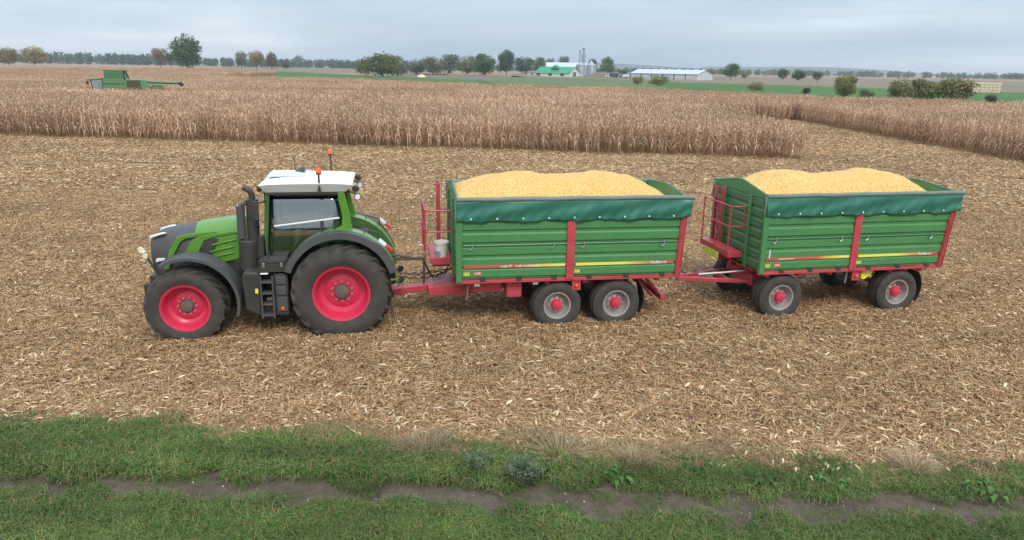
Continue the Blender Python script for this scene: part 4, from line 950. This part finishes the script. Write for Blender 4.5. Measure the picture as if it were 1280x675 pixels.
# ------------------------------------------------------------------ trees, shrubs and woods
def crown_mesh(name, lobes, n, leaf, cols, rr, flat=1.0):
    """leaf clumps spread through a few ragged lobes"""
    v, f, c = [], [], []
    vol = [l[3] * l[4] * l[5] for l in lobes]; tot = sum(vol)
    for (lx, ly, lz, ax, ay, az), vo in zip(lobes, vol):
        lc = rr.uniform(.82, 1.18)
        for i in range(int(n * vo / tot) + 12):
            d = Vector((rr.gauss(0, 1), rr.gauss(0, 1), rr.gauss(0, 1))).normalized()
            r = (rr.random() ** .42) * rr.uniform(.86, 1.12)
            p = Vector((lx + d.x * ax * r, ly + d.y * ay * r, lz + d.z * az * r))
            if p.z < .02: p.z = rr.uniform(.02, .3)
            nn = (d + Vector((rr.gauss(0, .7), rr.gauss(0, .7), rr.gauss(0, .7) + .25))).normalized()
            a = nn.orthogonal().normalized(); b_ = nn.cross(a); s = leaf * rr.uniform(.55, 1.35); t = rr.uniform(0, 6.28)
            a, b_ = a * math.cos(t) + b_ * math.sin(t), b_ * math.cos(t) - a * math.sin(t)
            k = len(v)
            v += [tuple(p - a * s), tuple(p + b_ * s * .62 + nn * s * .2), tuple(p + a * s), tuple(p - b_ * s * .62 + nn * s * .15)]
            f.append((k, k + 1, k + 2, k + 3)); q = rr.choice(cols); kk = 1.75 * lc * rr.uniform(.8, 1.2)
            c.append((q[0] * kk, q[1] * kk, q[2] * kk))
    return attr_mesh(name, v, f, c, A_leaf)
FOL = {'green': [(.055, .095, .03), (.07, .115, .035), (.045, .08, .03)],
       'dark': [(.035, .06, .028), (.045, .075, .03), (.05, .07, .035)],
       'gold': [(.20, .135, .03), (.16, .13, .035), (.09, .10, .03), (.24, .16, .04)],
       'olive': [(.10, .11, .045), (.12, .12, .05), (.08, .095, .04)],
       'brown': [(.15, .09, .045), (.19, .11, .05), (.12, .085, .045)],
       'russet': [(.12, .07, .05), (.14, .085, .06), (.10, .075, .05)],
       'grey': [(.085, .10, .06), (.10, .115, .07), (.075, .09, .055)],
       'brush': [(0.154, 0.133, 0.056), (0.112, 0.119, 0.049), (0.196, 0.154, 0.07), (0.084, 0.105, 0.042)]}
def tree(name, label, cat, px, basey, hpx, wpx, kind, group, Y=None, trunk=.18, seed=0, n=1100, bare=0.0):
    """a tree or shrub whose foot, height and width are measured in the photograph and whose distance comes from its foot on the ground"""
    rr = random.Random(seed * 31 + int(px * 7))
    p = gnd(px, basey) if Y is None else atY(px, basey, Y)
    if Y is not None: p.z = 0
    sc = p.y * 1.04 / FPX * 1.0; H_, W_ = hpx * sc, wpx * sc
    o = thing(name, label, cat, (p.x, p.y, 0), rr.uniform(0, 6), group)
    z0 = H_ * trunk; ch = H_ - z0
    lobes = [(0, 0, z0 + ch * .47, W_ * .43, W_ * .43, ch * .47)]
    for i in range(8):
        a = rr.uniform(0, 6.28); q = rr.uniform(.18, .36) * W_
        lobes.append((q * math.cos(a), q * math.sin(a), z0 + ch * rr.uniform(.18, .80), W_ * rr.uniform(.17, .27), W_ * rr.uniform(.17, .27), ch * rr.uniform(.15, .24)))
    me = crown_mesh('crown', lobes, int(n * 2.2), max(.036 * (W_ + ch) / 2, .10), FOL[kind], rr)
    link(bpy.data.objects.new('crown', me), o)
    tb = MB(); th = z0 + ch * .5; r0 = max(.02 * H_, .05)
    tb.tube([(0, 0, -.1), (rr.uniform(-.02, .02) * H_, 0, z0 * .9), (rr.uniform(-.03, .03) * H_, rr.uniform(-.02, .02) * H_, th)], r0, 7, r0 * .45)
    for i in range(5):
        a = rr.uniform(0, 6.28); tb.tube([(0, 0, z0 * rr.uniform(.8, 1.2)), (W_ * .15 * math.cos(a), W_ * .15 * math.sin(a), z0 + ch * .25), (W_ * .30 * math.cos(a), W_ * .30 * math.sin(a), z0 + ch * rr.uniform(.35, .7))], r0 * .45, 5, r0 * .12)
    tb.build('trunk' if trunk > .08 else 'stems', M_bark, o)
    return o
GT = 'trees along the far field edge'
TREES = [
 ('tree', 'round golden tree at the far left edge of the maize', 'tree', 12, 82.6, 22, 27, 'gold', .10),
 ('tree', 'round golden tree second from the left edge, beside another golden one', 'tree', 44, 83, 24, 28, 'gold', .12),
 ('tree', 'brown-leaved tree just left of the tall dark green tree', 'tree', 201, 85.5, 24, 22, 'brown', .22),
 ('tree', 'small dark tree between the brown one and the tall green one', 'tree', 214, 86, 19, 13, 'dark', .35),
 ('tree', 'tallest dark green tree on the left, standing behind the combine', 'tree', 235, 87.8, 42, 34, 'green', .04),
 ('tree', 'yellow-brown round tree, left one of the three at the green strip', 'tree', 302, 86.5, 22, 16, 'olive', .2),
 ('tree', 'golden round tree, middle one of the three at the green strip', 'tree', 321, 87.5, 23, 20, 'gold', .2),
 ('tree', 'reddish bare-looking tree, right one of the three at the green strip', 'tree', 340, 88, 22, 15, 'russet', .15),
 ('tree', 'little grey-green tree right of the reddish one', 'tree', 357, 88, 13, 13, 'grey', .15),
 ('tree', 'small dark round tree rising over the low wood on the left', 'tree', 374, 83.5, 14, 14, 'dark', .1),
 ('tree', 'tiny dark round tree on the horizon left of the big olive bushes', 'tree', 406, 83.2, 8, 9, 'dark', .1),
 ('tree', 'broad olive-green tree clump, largest left of the farm', 'tree', 478, 96, 29, 42, 'olive', .02),
 ('tree', 'low olive tree leaning out left of the broad clump', 'tree', 458, 94, 22, 30, 'olive', .02),
 ('tree', 'loose olive tree on the right flank of the broad clump', 'tree', 497, 95, 24, 30, 'grey', .02),
 ('tree', 'pale grey-green tree, first in the row towards the farm', 'tree', 520, 92.5, 18, 30, 'grey', .02),
 ('tree', 'grey-green tree with dome crown, second in the row towards the farm', 'tree', 541, 92.5, 21, 30, 'olive', .02),
 ('tree', 'taller grey-green tree, third in the row towards the farm', 'tree', 561, 92.5, 24, 28, 'grey', .02),
 ('tree', 'olive tree, fourth in the row towards the farm', 'tree', 584, 93, 22, 32, 'olive', .02),
 ('tree', 'darker tree, fifth in the row towards the farm', 'tree', 606, 94, 25, 32, 'green', .02),
 ('tree', 'tall dark tree with narrow crown left of the farm', 'tree', 633, 93.5, 29, 22, 'dark', .1),
 ('tree', 'dark bushy tree left of the green-roofed barn', 'tree', 656, 92.5, 21, 28, 'dark', .02),
 ('tree', 'dark green tree with pointed top left of the barn roof', 'tree', 674, 92, 20, 20, 'green', .02),
 ('tree', 'small dark tree touching the barn roof', 'tree', 686, 91.5, 18, 12, 'dark', .06),
 ('tree', 'round green tree behind the white barn roof', 'tree', 703, 91.5, 21, 17, 'green', .1),
 ('tree', 'dark tree behind the right-hand silo', 'tree', 740, 92.5, 19, 13, 'dark', .1),
 ('tree', 'round green tree between the silos and the long shed', 'tree', 759, 94, 22, 18, 'green', .1),
 ('tree', 'low dark tree left of the long white shed', 'tree', 778, 94.5, 7, 13, 'dark', .1),
 ('tree', 'lone round tree right of the long white shed', 'tree', 913, 100, 20, 22, 'green', .14),
 ('tree', 'small tree in the row right of the lone round tree', 'tree', 931, 99, 8, 9, 'brown', .14),
 ('tree', 'dark round tree, left one of a pair at the tan field', 'tree', 978, 101, 15, 14, 'dark', .12),
 ('tree', 'dark round tree, right one of a pair at the tan field', 'tree', 997, 102, 16, 19, 'dark', .1),
 ('tree', 'thin pale tree right of the dark pair', 'tree', 1021, 103, 13, 14, 'grey', .2),
]
for i, (nm, lab, cat, px, by, h, w_, k, tr) in enumerate(TREES): tree(nm, lab, cat, px, by, h, w_, k, GT, trunk=tr, seed=i, n=900 if h < 25 else 1500)
GS = 'shrubs along the ditch beyond the maize'
SHRUBS = [
 ('brown-green bush, left one of two in front of the long shed', 797, 106, 11, 15, 'brush'), ('brown-green bush, right one of two in front of the long shed', 824, 107.5, 13, 27, 'brush'),
 ('small brown bush at the edge of the green field', 945, 114, 12, 21, 'brush'), ('tiny dark bush in the green field', 1008, 117.5, 8, 12, 'dark'),
 ('round brown-green bush standing alone on the right', 1054, 122, 27, 29, 'brush'), ('low bush leaning against the round one on the right', 1082, 124, 12, 21, 'olive'),
 ('wide bush, left one of the big hedge on the right', 1125, 126.5, 27, 34, 'brush'), ('wide bush, middle one of the big hedge on the right', 1155, 127, 26, 36, 'brush'),
 ('tall bush, right one of the big hedge beside the bale stack', 1190, 129, 31, 44, 'brush'), ('small dark bush in front of the bale stack', 1238, 130.5, 13, 16, 'dark')]
for i, (lab, px, by, h, w_, k) in enumerate(SHRUBS): tree('shrub', lab, 'bush', px, by, h, w_, k, GS, trunk=.02, seed=50 + i, n=1500 if h > 20 else 800)
def wood(name, label, x0, x1, Y, h0, h1, kinds, n, seed, wob=60):
    rr = random.Random(seed); v, f, c = [], [], []
    a, b_ = sorted((atY(x0, 85, Y).x, atY(x1, 85, Y).x)); x = a
    while x < b_:
        h = rr.uniform(h0, h1) * abs(Y) / FPX; wdt = h * rr.uniform(.5, .9); yy = Y + rr.uniform(-wob, wob); q = FOL[rr.choice(kinds)]; lc = rr.uniform(.8, 1.2)
        for i in range(n):
            d = Vector((rr.gauss(0, 1), rr.gauss(0, 1), rr.gauss(0, 1))).normalized() * (rr.random() ** .4)
            p = Vector((x + d.x * wdt * .6, yy + d.y * wdt * .5, h * .5 + d.z * h * .52)); s = h * rr.uniform(.06, .13)
            nn = Vector((rr.gauss(0, 1), rr.gauss(0, 1) - .6, rr.gauss(0, 1) + .5)).normalized(); e1 = nn.orthogonal().normalized() * s; e2 = nn.cross(e1) * .7; k = len(v)
            v += [tuple(p - e1), tuple(p + e2), tuple(p + e1), tuple(p - e2)]; f.append((k, k + 1, k + 2, k + 3)); t_ = rr.choice(q); kk = 1.35 * lc * rr.uniform(.75, 1.25); c.append(tuple(z * kk for z in t_))
        x += wdt * rr.uniform(.16, .34)
    o = link(bpy.data.objects.new(name, attr_mesh(name, v, f, c, A_leaf))); props(o, label, 'wood', kind='stuff')
wood('far_wood', 'low blue-green wood on the horizon at the far left', -60, 195, 1500, 10, 14, ['dark', 'green', 'grey'], 110, 1)
wood('far_wood', 'low wood on the horizon behind the trees left of centre', 190, 460, 1500, 7, 11, ['dark', 'grey', 'green'], 110, 2)
wood('far_wood', 'dim tree line behind the farm', 430, 930, 1500, 3, 7, ['grey', 'dark'], 60, 3)
wood('tree_belt', 'belt of trees behind the viewpoint, mirrored in the cab window', -900, 2100, -170, 22, 48, ['dark', 'green', 'olive'], 60, 9, 10)
wood('far_wood', 'thin tree line on the horizon at the right', 880, 1330, 1600, 3, 8, ['dark', 'grey', 'olive'], 60, 4, 200)
# distant hills
hm = MB(); hx = np.linspace(-6000, 7000, 90)
def hz(x): return max(2, 26 + 22 * math.sin(x * .0011 + .6) + 14 * math.sin(x * .0031) + (18 if x > 1500 else 0))
hm.grid(lambda u, v: (-6000 + 13000 * u, 5200 + 900 * v, hz(-6000 + 13000 * u) * math.sin(min(1, v * 1.3) * math.pi / 2) - .5), 110, 8)
o = hm.build('hills', groundmat('hill_cover', [(.05, .07, .035), (.08, .09, .05), (.14, .12, .08)], (.002, .006, .02), bump=.1)); o['kind'] = 'structure'
# ------------------------------------------------------------------ farm buildings
def corrug(mb, x0, x1, pts, n):           # roof sheets as folded strips: pts = (y, z) of eave and ridge
    (ya, za), (yb, zb) = pts
    for i in range(n):
        a = x0 + (x1 - x0) * i / n; b_ = x0 + (x1 - x0) * (i + 1) / n; m_ = (a + b_) / 2
        mb.add([(a, ya, za), (a, yb, zb), (m_, yb, zb + .06), (m_, ya, za + .06), (b_, ya, za), (b_, yb, zb)], [(0, 1, 2, 3), (3, 2, 5, 4)])
def barn(label, px, basey, lpx, zeave, zridge, D, roofm, wallm, rz=0, Y=None, doors=(), windows=(), Lm=None):
    p = gnd(px, basey) if Y is None else atY(px, basey, Y); sc = p.y * 1.04 / FPX; L = lpx * sc
    o = thing('barn', label, 'barn', (p.x, p.y, 0), rz)
    w_ = MB(); w_.prism([(-D / 2, -.3), (D / 2, -.3), (D / 2, zeave), (0, zridge - .15), (-D / 2, zeave)], -L / 2, L / 2, 'x'); wa = w_.build('wall', wallm, o, smooth=False)
    r_ = MB(); ov = .6; sl = (zridge - zeave) / (D / 2)
    for s in (-1, 1): corrug(r_, -L / 2 - ov, L / 2 + ov, [(s * (D / 2 + ov), zeave - ov * sl + .06), (0, zridge + .06)], int(L / 1.2))
    ro = solidify(r_.build('roof', roofm, o, smooth=False), .08)
    for (x0, x1, z0, z1, nm) in doors:
        MB().box(x0 * L / 2, x1 * L / 2, -D / 2 - .06, -D / 2 + .05, z0, z1).build(nm, M_dark if nm != 'wall_panel' else M_wallw, wa)
    for (y0, y1, z0, z1, nm) in windows:
        MB().box(L / 2 - .05, L / 2 + .06, y0, y1, z0, z1).build(nm, M_dark, wa)
    return o, L, p
bz = 640
bn, L_, p_ = barn('barn with bright green roof and cream gable on the farm', 697, 95.6, 44, 2.6, 7.3, 20, M_roofg, M_wallc, R(-30), doors=((-.9, -.7, .5, 2.4, 'window'), (-.2, 0, .5, 2.4, 'window'), (.5, .7, .5, 2.4, 'window')), windows=((-3.2, -1.0, .2, 3.6, 'door'), (-.4, 1.9, .2, 3.6, 'door')))
db = MB(); db.prism([(-3.5, 6.0), (3.5, 6.0), (0, 8.6)], -5.5, 0, 'y'); db.build('roof_dormer', M_roofg, bn, smooth=False)
barn('long barn with white sheet roof behind the green-roofed one', 708, 93.6, 46, 6.0, 11.5, 22, M_roofw, M_wallw, R(-6), Y=690, doors=((.3, .5, 0, 4, 'door'),))
barn('small pale outbuilding left of the green-roofed barn', 666, 94.6, 10, 2.4, 3.6, 6, M_tile, M_wallw, R(-10), Y=640, doors=((-.3, .1, 0, 2, 'door'),))
dl = []
for i in range(6):
    a = -1 + i * .333; dl += [(a - .012, a + .012, 0, 3.6, 'post'), ]
sh, Ls, ps = barn('long low white livestock shed with dark wall posts', 838, 99.2, 91, 3.8, 6.6, 19, M_roofw, mat('shed_wall_grey', (.52, .54, .53), .8, var=.05, scale=.3), R(-46), doors=dl + [(-.98 + .333 * i, -.72 + .333 * i, 1.1, 3.0, 'wall_panel') for i in range(6)])
for i in range(8):
    x = -Ls / 2 + Ls * (i + .5) / 8; MB().tube([(x, 0, 6.2), (x, 0, 7.4)], .5, 8).build('roof_vent', M_dark, sh)
def silo(label, px, basey, dpx, zc, zt, Y):
    p = atY(px, basey, Y); r = dpx / 2 * Y * 1.04 / FPX
    o = thing('grain_silo', label, 'silo', (p.x, Y, 0), 0, 'metal grain silos on the farm')
    prof = [(r, -.3)]; n = 16
    for i in range(n):
        z = zc * i / n; prof += [(r, z), (r + .10, z + zc / n * .5)]
    prof += [(r, zc)]
    MB().lathe(prof, 40, (0, 0, 0), 'z').build('silo_wall', M_galv, o)
    MB().lathe([(r + .25, zc - .05), (r * .5, zc + (zt - zc) * .55), (.6, zt), (.5, zt + .7), (.001, zt + .8)], 40, (0, 0, 0), 'z').build('silo_roof', M_galv, o)
    ld = MB(); ld.tube([(-.3, -r - .3, 0), (-.3, -r - .3, zc)], .06, 5); ld.tube([(.3, -r - .3, 0), (.3, -r - .3, zc)], .06, 5); ld.build('ladder', M_metal, o)
silo('taller left metal silo with conical roof beside the elevator tower', 725.5, 95.6, 11, 9.2, 11.5, 612)
silo('right metal silo with conical roof', 738.5, 93.0, 11.5, 9.0, 12.4, 625)
p = atY(726.5, 95.0, 630); o = thing('elevator_tower', 'tall grey grain elevator tower rising above the silos', 'tower', (p.x, 630, 0))
for nm, x, zt, r in (('elevator_leg', -1.9, 19.5, .5), ('elevator_leg', 1.2, 21.5, .8)):
    MB().box(x - r, x + r, -r, r, 0, zt).build(nm, M_galv, o)
    MB().prism([(x - r * 1.5, zt), (x + r * 1.5, zt), (x + r * 1.5, zt + 1.2), (x, zt + 2.0), (x - r * 1.5, zt + 1.2)], -r * 1.4, r * 1.4, 'y').build('elevator_head', mat('elevator_grey', (.22, .26, .30), .5), o)
fm = MB()
for x in (-.4, 2.8):
    for y in (-1.6, 1.6): fm.tube([(x, y, 0), (x, y, 19)], .12, 5)
for i in range(6):
    z = 1 + i * 3
    for y in (-1.6, 1.6): fm.tube([(-.4, y, z), (2.8, y, z + 3)], .07, 4); fm.tube([(-.4, y, z), (2.8, y, z)], .07, 4)
fm.build('lattice_frame', mat('elevator_grey', (.22, .26, .30), .5), o)
# vehicles and heaps in the yard
def truck(label, px, Y, L, H_, bodym, cabm):
    p = atY(px, 96, Y); o = thing('parked_truck', label, 'truck', (p.x, Y, 0), R(4), 'vehicles parked in the farm yard')
    MB().prism([(-L * .22, .8), (L * .5, .8), (L * .5, H_), (-L * .22, H_)], -1.25, 1.25, 'y').build('load_box', bodym, o, bevel=.05)
    MB().prism([(-L * .5, .6), (-L * .25, .6), (-L * .25, H_ * .85), (-L * .42, H_ * .85), (-L * .5, H_ * .5)], -1.2, 1.2, 'y').build('cab', cabm, o, bevel=.08)
    MB().prism([(-L * .492, H_ * .52), (-L * .30, H_ * .52), (-L * .30, H_ * .78), (-L * .425, H_ * .78)], -1.21, 1.21, 'y').build('cab_window', M_dark, o)
    for x in (-L * .38, L * .15, L * .36):
        for y in (-1.1, 1.1): MB().lathe([(.001, -.15), (.3, -.15), (.5, -.12), (.5, .12), (.3, .15), (.001, .15)], 14, (x, y, .5)).build('wheel', M_rubber, o)
truck('dark truck with white cab parked left of the long shed', 765, 560, 9.5, 3.4, mat('navy_truck', (.04, .05, .09), .5), M_wallw)
truck('white van-like truck parked nearest the long shed', 780, 558, 6.5, 2.6, M_wallw, mat('van_grey', (.2, .2, .21), .5))
def mound(name, label, px, Y, L, D, H_, m, cat):
    p = atY(px, 96, Y); mb = MB(); rr = random.Random(int(px))
    ph = rr.uniform(0, 6)
    mb.grid(lambda u, v: (L * (u - .5), D * (v - .5), H_ * (max(0, math.sin(math.pi * u)) ** .5) * math.sin(math.pi * v) * (1 + .12 * math.sin(u * 17 + ph) + .06 * math.sin(u * 41)) - .1), 40, 10)
    o = mb.build(name, m); o.location = (p.x, Y, 0); props(o, label, cat)
mound('earth_bank', 'brown earth bank at the foot of the silos', 748, 575, 22, 9, 3.6, M_fbrown, 'earth bank')
mound('earth_bank', 'low pale sand bank in front of the green-roofed barn', 690, 590, 60, 10, 1.3, M_ftan, 'earth bank')
mound('straw_heap', 'small pale straw heap in front of the tree row', 527, 420, 4.5, 3, 1.7, M_straw, 'heap')
# stack of straw bales on the right
p = gnd(1221, 115.6); o = thing('bale_stack', 'long stack of pale rectangular straw bales beside the hedge', 'bale stack', (p.x, p.y, 0), R(-16))
bme = MB().box(-.575, .575, -.6, .6, .04, .80).mesh('bale', M_straw, bevel=.05)
for r_ in range(4):
    for i in range(11):
        for d_ in range(2):
            if r_ == 3 and (i in (0,) or (d_ and rd.random() < .5)): continue
            q = link(bpy.data.objects.new('bale', bme), o); q.location = ((i - 5) * 1.28 + U(-.05, .05) + (.3 if r_ % 2 else 0), d_ * 1.25 + U(-.08, .08), r_ * .88); q.rotation_euler = (0, 0, U(-.04, .04))
# far village on the right
hs = [(1092, 98.2, 'white'), (1104, 98.6, 'tan'), (1116, 98.9, 'white'), (1128, 99.2, 'tan'), (1140, 99.6, 'white'), (1152, 100, 'white'), (1166, 100.3, 'tan')]
words = ['first', 'second', 'third', 'fourth', 'fifth', 'sixth', 'seventh']
for i, (px, by, c_) in enumerate(hs):
    Y = 2300; q = atY(px, by, Y); o = thing('house', 'tiny far house, %s from the left in the village on the right horizon' % words[i], 'house', (q.x, Y, 0), R(15 * (i % 3) - 10), 'far village houses')
    MB().prism([(-4, -.3), (4, -.3), (4, 4.5), (0, 7.4), (-4, 4.5)], -6, 6, 'x').build('wall', M_wallw if c_ == 'white' else M_wallc, o, smooth=False)
    rf = MB()
    for s in (-1, 1): rf.add([(-6.4, s * 4.5, 4.2), (6.4, s * 4.5, 4.2), (6.4, 0, 7.6), (-6.4, 0, 7.6)], [(0, 1, 2, 3)])
    solidify(rf.build('roof', M_tile, o, smooth=False), .2)
# ------------------------------------------------------------------ the combine working in the maize
p = gnd(160, 110, 2.3); K = thing('combine_harvester', 'green combine harvester half hidden in the standing maize, facing left', 'combine harvester', (p.x, p.y + 1.5, 0), R(21)); K.scale = (.885, .95, .94)
def C(px): return (px - 160) / 9.15
def CZ(py): return 2.3 + (110.3 - py) / 9.0
w_ = 1.55
MB().prism([(C(124), .9), (C(184), .9), (C(183), 2.4), (C(176), CZ(98.5)), (C(125), CZ(98))], -w_, w_, 'y').build('body', M_jd, K, bevel=.06)
MB().prism([(C(125), CZ(104.2)), (C(151), CZ(104.2)), (C(151), CZ(103.5)), (C(125), CZ(103.5))], -w_ - .03, w_ + .03, 'y').build('trim_strip', M_dark, K)
MB().prism([(C(153), 1.6), (C(172), 1.6), (C(171), CZ(99.8)), (C(154), CZ(99.8))], -w_ - .02, w_ + .02, 'y').build('side_vent', mat('vent_mesh', (.06, .075, .04), .8, var=.3, scale=8), K)
MB().prism([(C(172), 1.6), (C(184), 1.6), (C(178), CZ(99)), (C(170), CZ(99))], -w_ - .04, w_ + .04, 'y').build('rear_panel', M_jdl, K, bevel=.03)
gt = MB(); gt.prism([(-1.2, 0), (1.2, 0), (1.5, 1.15), (-1.5, 1.15)], -1.35, 1.35, 'x'); g_ = gt.build('grain_tank', M_jdl, K, smooth=False); g_.location = (C(139.5), 0, CZ(98) - .03); MB().box(-1.53, 1.53, -1.40, 1.40, 1.12, 1.18).build('tank_rim', M_dark, g_)
ar = MB(); ar.tube([(C(151.5), -1.5, CZ(98.5)), (C(151.5), -1.5, CZ(90)), (C(152.2), -1.5, CZ(88)), (C(153.4), -1.5, CZ(88.8)), (C(155.2), -1.5, CZ(92.5)), (C(157), -1.5, CZ(97.5))], .12, 6); ar.build('grab_hoop', M_dark, K)
cb = MB(); cq = [(C(109.5), CZ(99.5)), (C(124), CZ(98.2)), (C(124), 1.9), (C(113), 1.9)]; ck = (.78, .78, 1.02, 1.02)
cb.add([(x, -k_, z) for (x, z), k_ in zip(cq, ck)] + [(x, k_, z) for (x, z), k_ in zip(cq, ck)], [(0, 1, 2, 3), (7, 6, 5, 4), (0, 4, 5, 1), (1, 5, 6, 2), (2, 6, 7, 3), (3, 7, 4, 0)])
cb.build('cab', glassmat('combine_glass', (.6, .68, .62), 3.6), K, smooth=False)
ci = MB(); ci.box(C(117), C(123), -.5, .5, 2.0, 3.0); ci.box(C(112), C(123.5), -.95, .95, 1.8, 2.0); ci.box(C(118.2), C(119.2), -.2, .2, 3.0, 3.3); ci.build('cab_interior', M_inner, K)
rf = MB(); rf.prism([(C(103.5), CZ(98.7)), (C(124.5), CZ(97.2)), (C(124.5), CZ(98.6)), (C(106), CZ(99.6))], -1.15, 1.15, 'y'); rf.build('cab_roof', M_jd, K, bevel=.03)
pl = MB()
for y in (-.98, .98): pl.tube([(C(109.5), y, CZ(99.5)), (C(113), y, 1.9)], .07, 6); pl.tube([(C(123.6), y, CZ(98.2)), (C(123.6), y, 1.9)], .07, 6)
pl.build('cab_pillars', M_dark, K)
MB().box(C(105), C(108), -1.5, -1.25, CZ(105), CZ(100.5)).build('wing_mirror', M_dark, K, bevel=.03)
au = MB(); au.tube([(C(172), -1.2, CZ(100.2)), (C(184), -1.4, CZ(101.3)), (C(220), -1.5, CZ(102.3))], .22, 12); ao = au.build('unloading_auger', M_jd, K)
au = MB(); au.tube([(C(218), -1.5, CZ(102.5)), (C(221.5), -1.5, CZ(103.3)), (C(223.5), -1.5, CZ(106))], .27, 10); au.build('auger_spout', M_dark, ao)
MB().box(C(184), C(196), -1.3, 1.3, 1.0, 2.9).build('straw_hood', M_jd, K, bevel=.1)
for sg in (-1, 1):
    put_wheel(K, W_rear, C(131), sg * 1.35, .985, sg > 0); put_wheel(K, W_trail, C(178), sg * 1.2, .535, sg > 0)
MB().prism([(C(92), .3), (C(108), .5), (C(124), 1.4), (C(124), 1.0), (C(104), .2)], -.7, .7, 'y').build('feeder_house', M_jd, K)
hd = MB()
for i in range(7): y = -2.6 + i * .87; hd.add([(C(78), y, .15), (C(92), y - .36, .75), (C(92), y + .36, .75), (C(92), y, .1)], [(0, 1, 2), (0, 2, 3), (0, 3, 1), (1, 3, 2)])
hd.box(C(91), C(98), -3, 3, .2, 1.0); hd.build('maize_header', M_jd, K)
# ------------------------------------------------------------------ single weeds on the verge
def weed(name, label, cat, px, py, kind, size, n, seed):
    rr = random.Random(seed); q = gnd(px, py); o = thing(name, label, cat, (q.x, q.y, .004), rr.uniform(0, 6), 'weeds on the verge')
    bt = Bits(); stm = Bits()
    for i in range(n):
        a = rr.uniform(0, 6.28); rad = size * math.sqrt(rr.random()) * .5; x, y = rad * math.cos(a), rad * math.sin(a)
        if kind == 'grey':
            h = rr.uniform(.10, .34); stm.strip([Vector((x * .6, y * .6, 0)), Vector((x, y, h))], [.003, .002], Vector((1, 0, 0)), (.10, .12, .06))
            for j in range(9):
                t = rr.uniform(.2, 1); b0 = Vector((x * (.6 + .4 * t), y * (.6 + .4 * t), h * t)); aa = rr.uniform(0, 6.28); l = rr.uniform(.025, .07); d = Vector((math.cos(aa), math.sin(aa), rr.uniform(-.2, .6)))
                c_ = rr.choice([(.10, .15, .07), (.15, .18, .11), (.20, .22, .16), (.07, .12, .05)])
                bt.strip([b0, b0 + d * l * .6, b0 + d * l], [.004, .012, .002], Vector((-math.sin(aa), math.cos(aa), 0)), c_)
        elif kind == 'broad':
            h = rr.uniform(.03, .16); l = rr.uniform(.05, .13); aa = a + rr.uniform(-.5, .5); d = Vector((math.cos(aa), math.sin(aa), 0)); s_ = Vector((-math.sin(aa), math.cos(aa), rr.uniform(-.3, .3)))
            b0 = Vector((x * .4, y * .4, .01)); b1_ = Vector((x * .7, y * .7, h)); c_ = rr.choice([(.075, .17, .035), (.10, .21, .05), (.06, .14, .035), (.13, .24, .07)])
            stm.strip([b0, b1_], [.004, .003], s_, (.12, .14, .05))
            bt.strip([b1_, b1_ + d * l * .3 + Vector((0, 0, .03)), b1_ + d * l * .65 + Vector((0, 0, .02)), b1_ + d * l + Vector((0, 0, -.03))], [.008, .030, .026, .004], s_, c_)
        else:
            h = rr.uniform(.12, .34); aa = a + rr.uniform(-.9, .9); d = Vector((math.cos(aa), math.sin(aa), 0)); l = rr.uniform(.1, .5)
            bt.strip([Vector((x * .5, y * .5, 0)), Vector((x * .7, y * .7, h * .6)) + d * l * .2, Vector((x, y, h * .9)) + d * l * .5], [.0032, .003, .0008], Vector((-math.sin(aa), math.cos(aa), 0)), tone(rr.choice([(.42, .32, .20), (.36, .26, .16), (.48, .38, .25)]), .15))
    if stm.f: link(bpy.data.objects.new('stems', stm.mesh('stems', A_grass)), o)
    link(bpy.data.objects.new('leaves' if kind != 'dry' else 'blades', bt.mesh('leaves', A_grass)), o)
for i, a in enumerate([
 ('weed', 'grey-green leafy weed with pale tips, largest in the middle of the verge', 'weed', 655, 602, 'grey', .62, 110),
 ('weed', 'grey-green weed just left of the largest one', 'weed', 600, 590, 'grey', .45, 60),
 ('dock_plant', 'broad-leaved green plant right of the grey weed', 'plant', 775, 603, 'broad', .5, 26),
 ('dock_plant', 'dark broad-leaved plant near the middle of the right half verge', 'plant', 868, 588, 'broad', .5, 34),
 ('dock_plant', 'broad-leaved plant with large upright leaves in the right half verge', 'plant', 1040, 607, 'broad', .55, 34),
 ('dock_plant', 'low broad-leaved plant near the right edge of the verge', 'plant', 1235, 620, 'broad', .6, 30),
 ('dock_plant', 'small broad-leaved plant between the two docks on the right', 'plant', 950, 606, 'broad', .45, 22),
 ('dry_grass_tuft', 'tuft of withered pale grass left of the grey weed', 'grass tuft', 530, 566, 'dry', .85, 240),
 ('dry_grass_tuft', 'tuft of withered pale grass above and right of the grey weed', 'grass tuft', 700, 572, 'dry', .9, 240),
 ('dry_grass_tuft', 'upright withered grass tuft above the first broad-leaved plant', 'grass tuft', 793, 583, 'dry', .45, 330),
 ('dry_grass_tuft', 'withered grass tuft at the stubble edge on the right', 'grass tuft', 1140, 590, 'dry', .7, 330)]): weed(*a, 100 + i)
# ------------------------------------------------------------------ thin autumn haze
hzb = MB().box(-9500, 9500, -900, 7000, -1.0, 62).build('haze', M_white, smooth=False)
hm_ = bpy.data.materials.new('haze_air'); hm_.use_nodes = True; t = hm_.node_tree; t.nodes.remove(t.nodes['Principled BSDF'])
pv = N(t, 'ShaderNodeVolumePrincipled'); pv.inputs['Color'].default_value = (.80, .88, .96, 1); pv.inputs['Density'].default_value = .00016; pv.inputs['Anisotropy'].default_value = .2
t.links.new(pv.outputs[0], t.nodes['Material Output'].inputs['Volume'])
hzb.data.materials.clear(); hzb.data.materials.append(hm_); props(hzb, 'thin pale autumn haze over the whole plain', 'haze', kind='stuff')
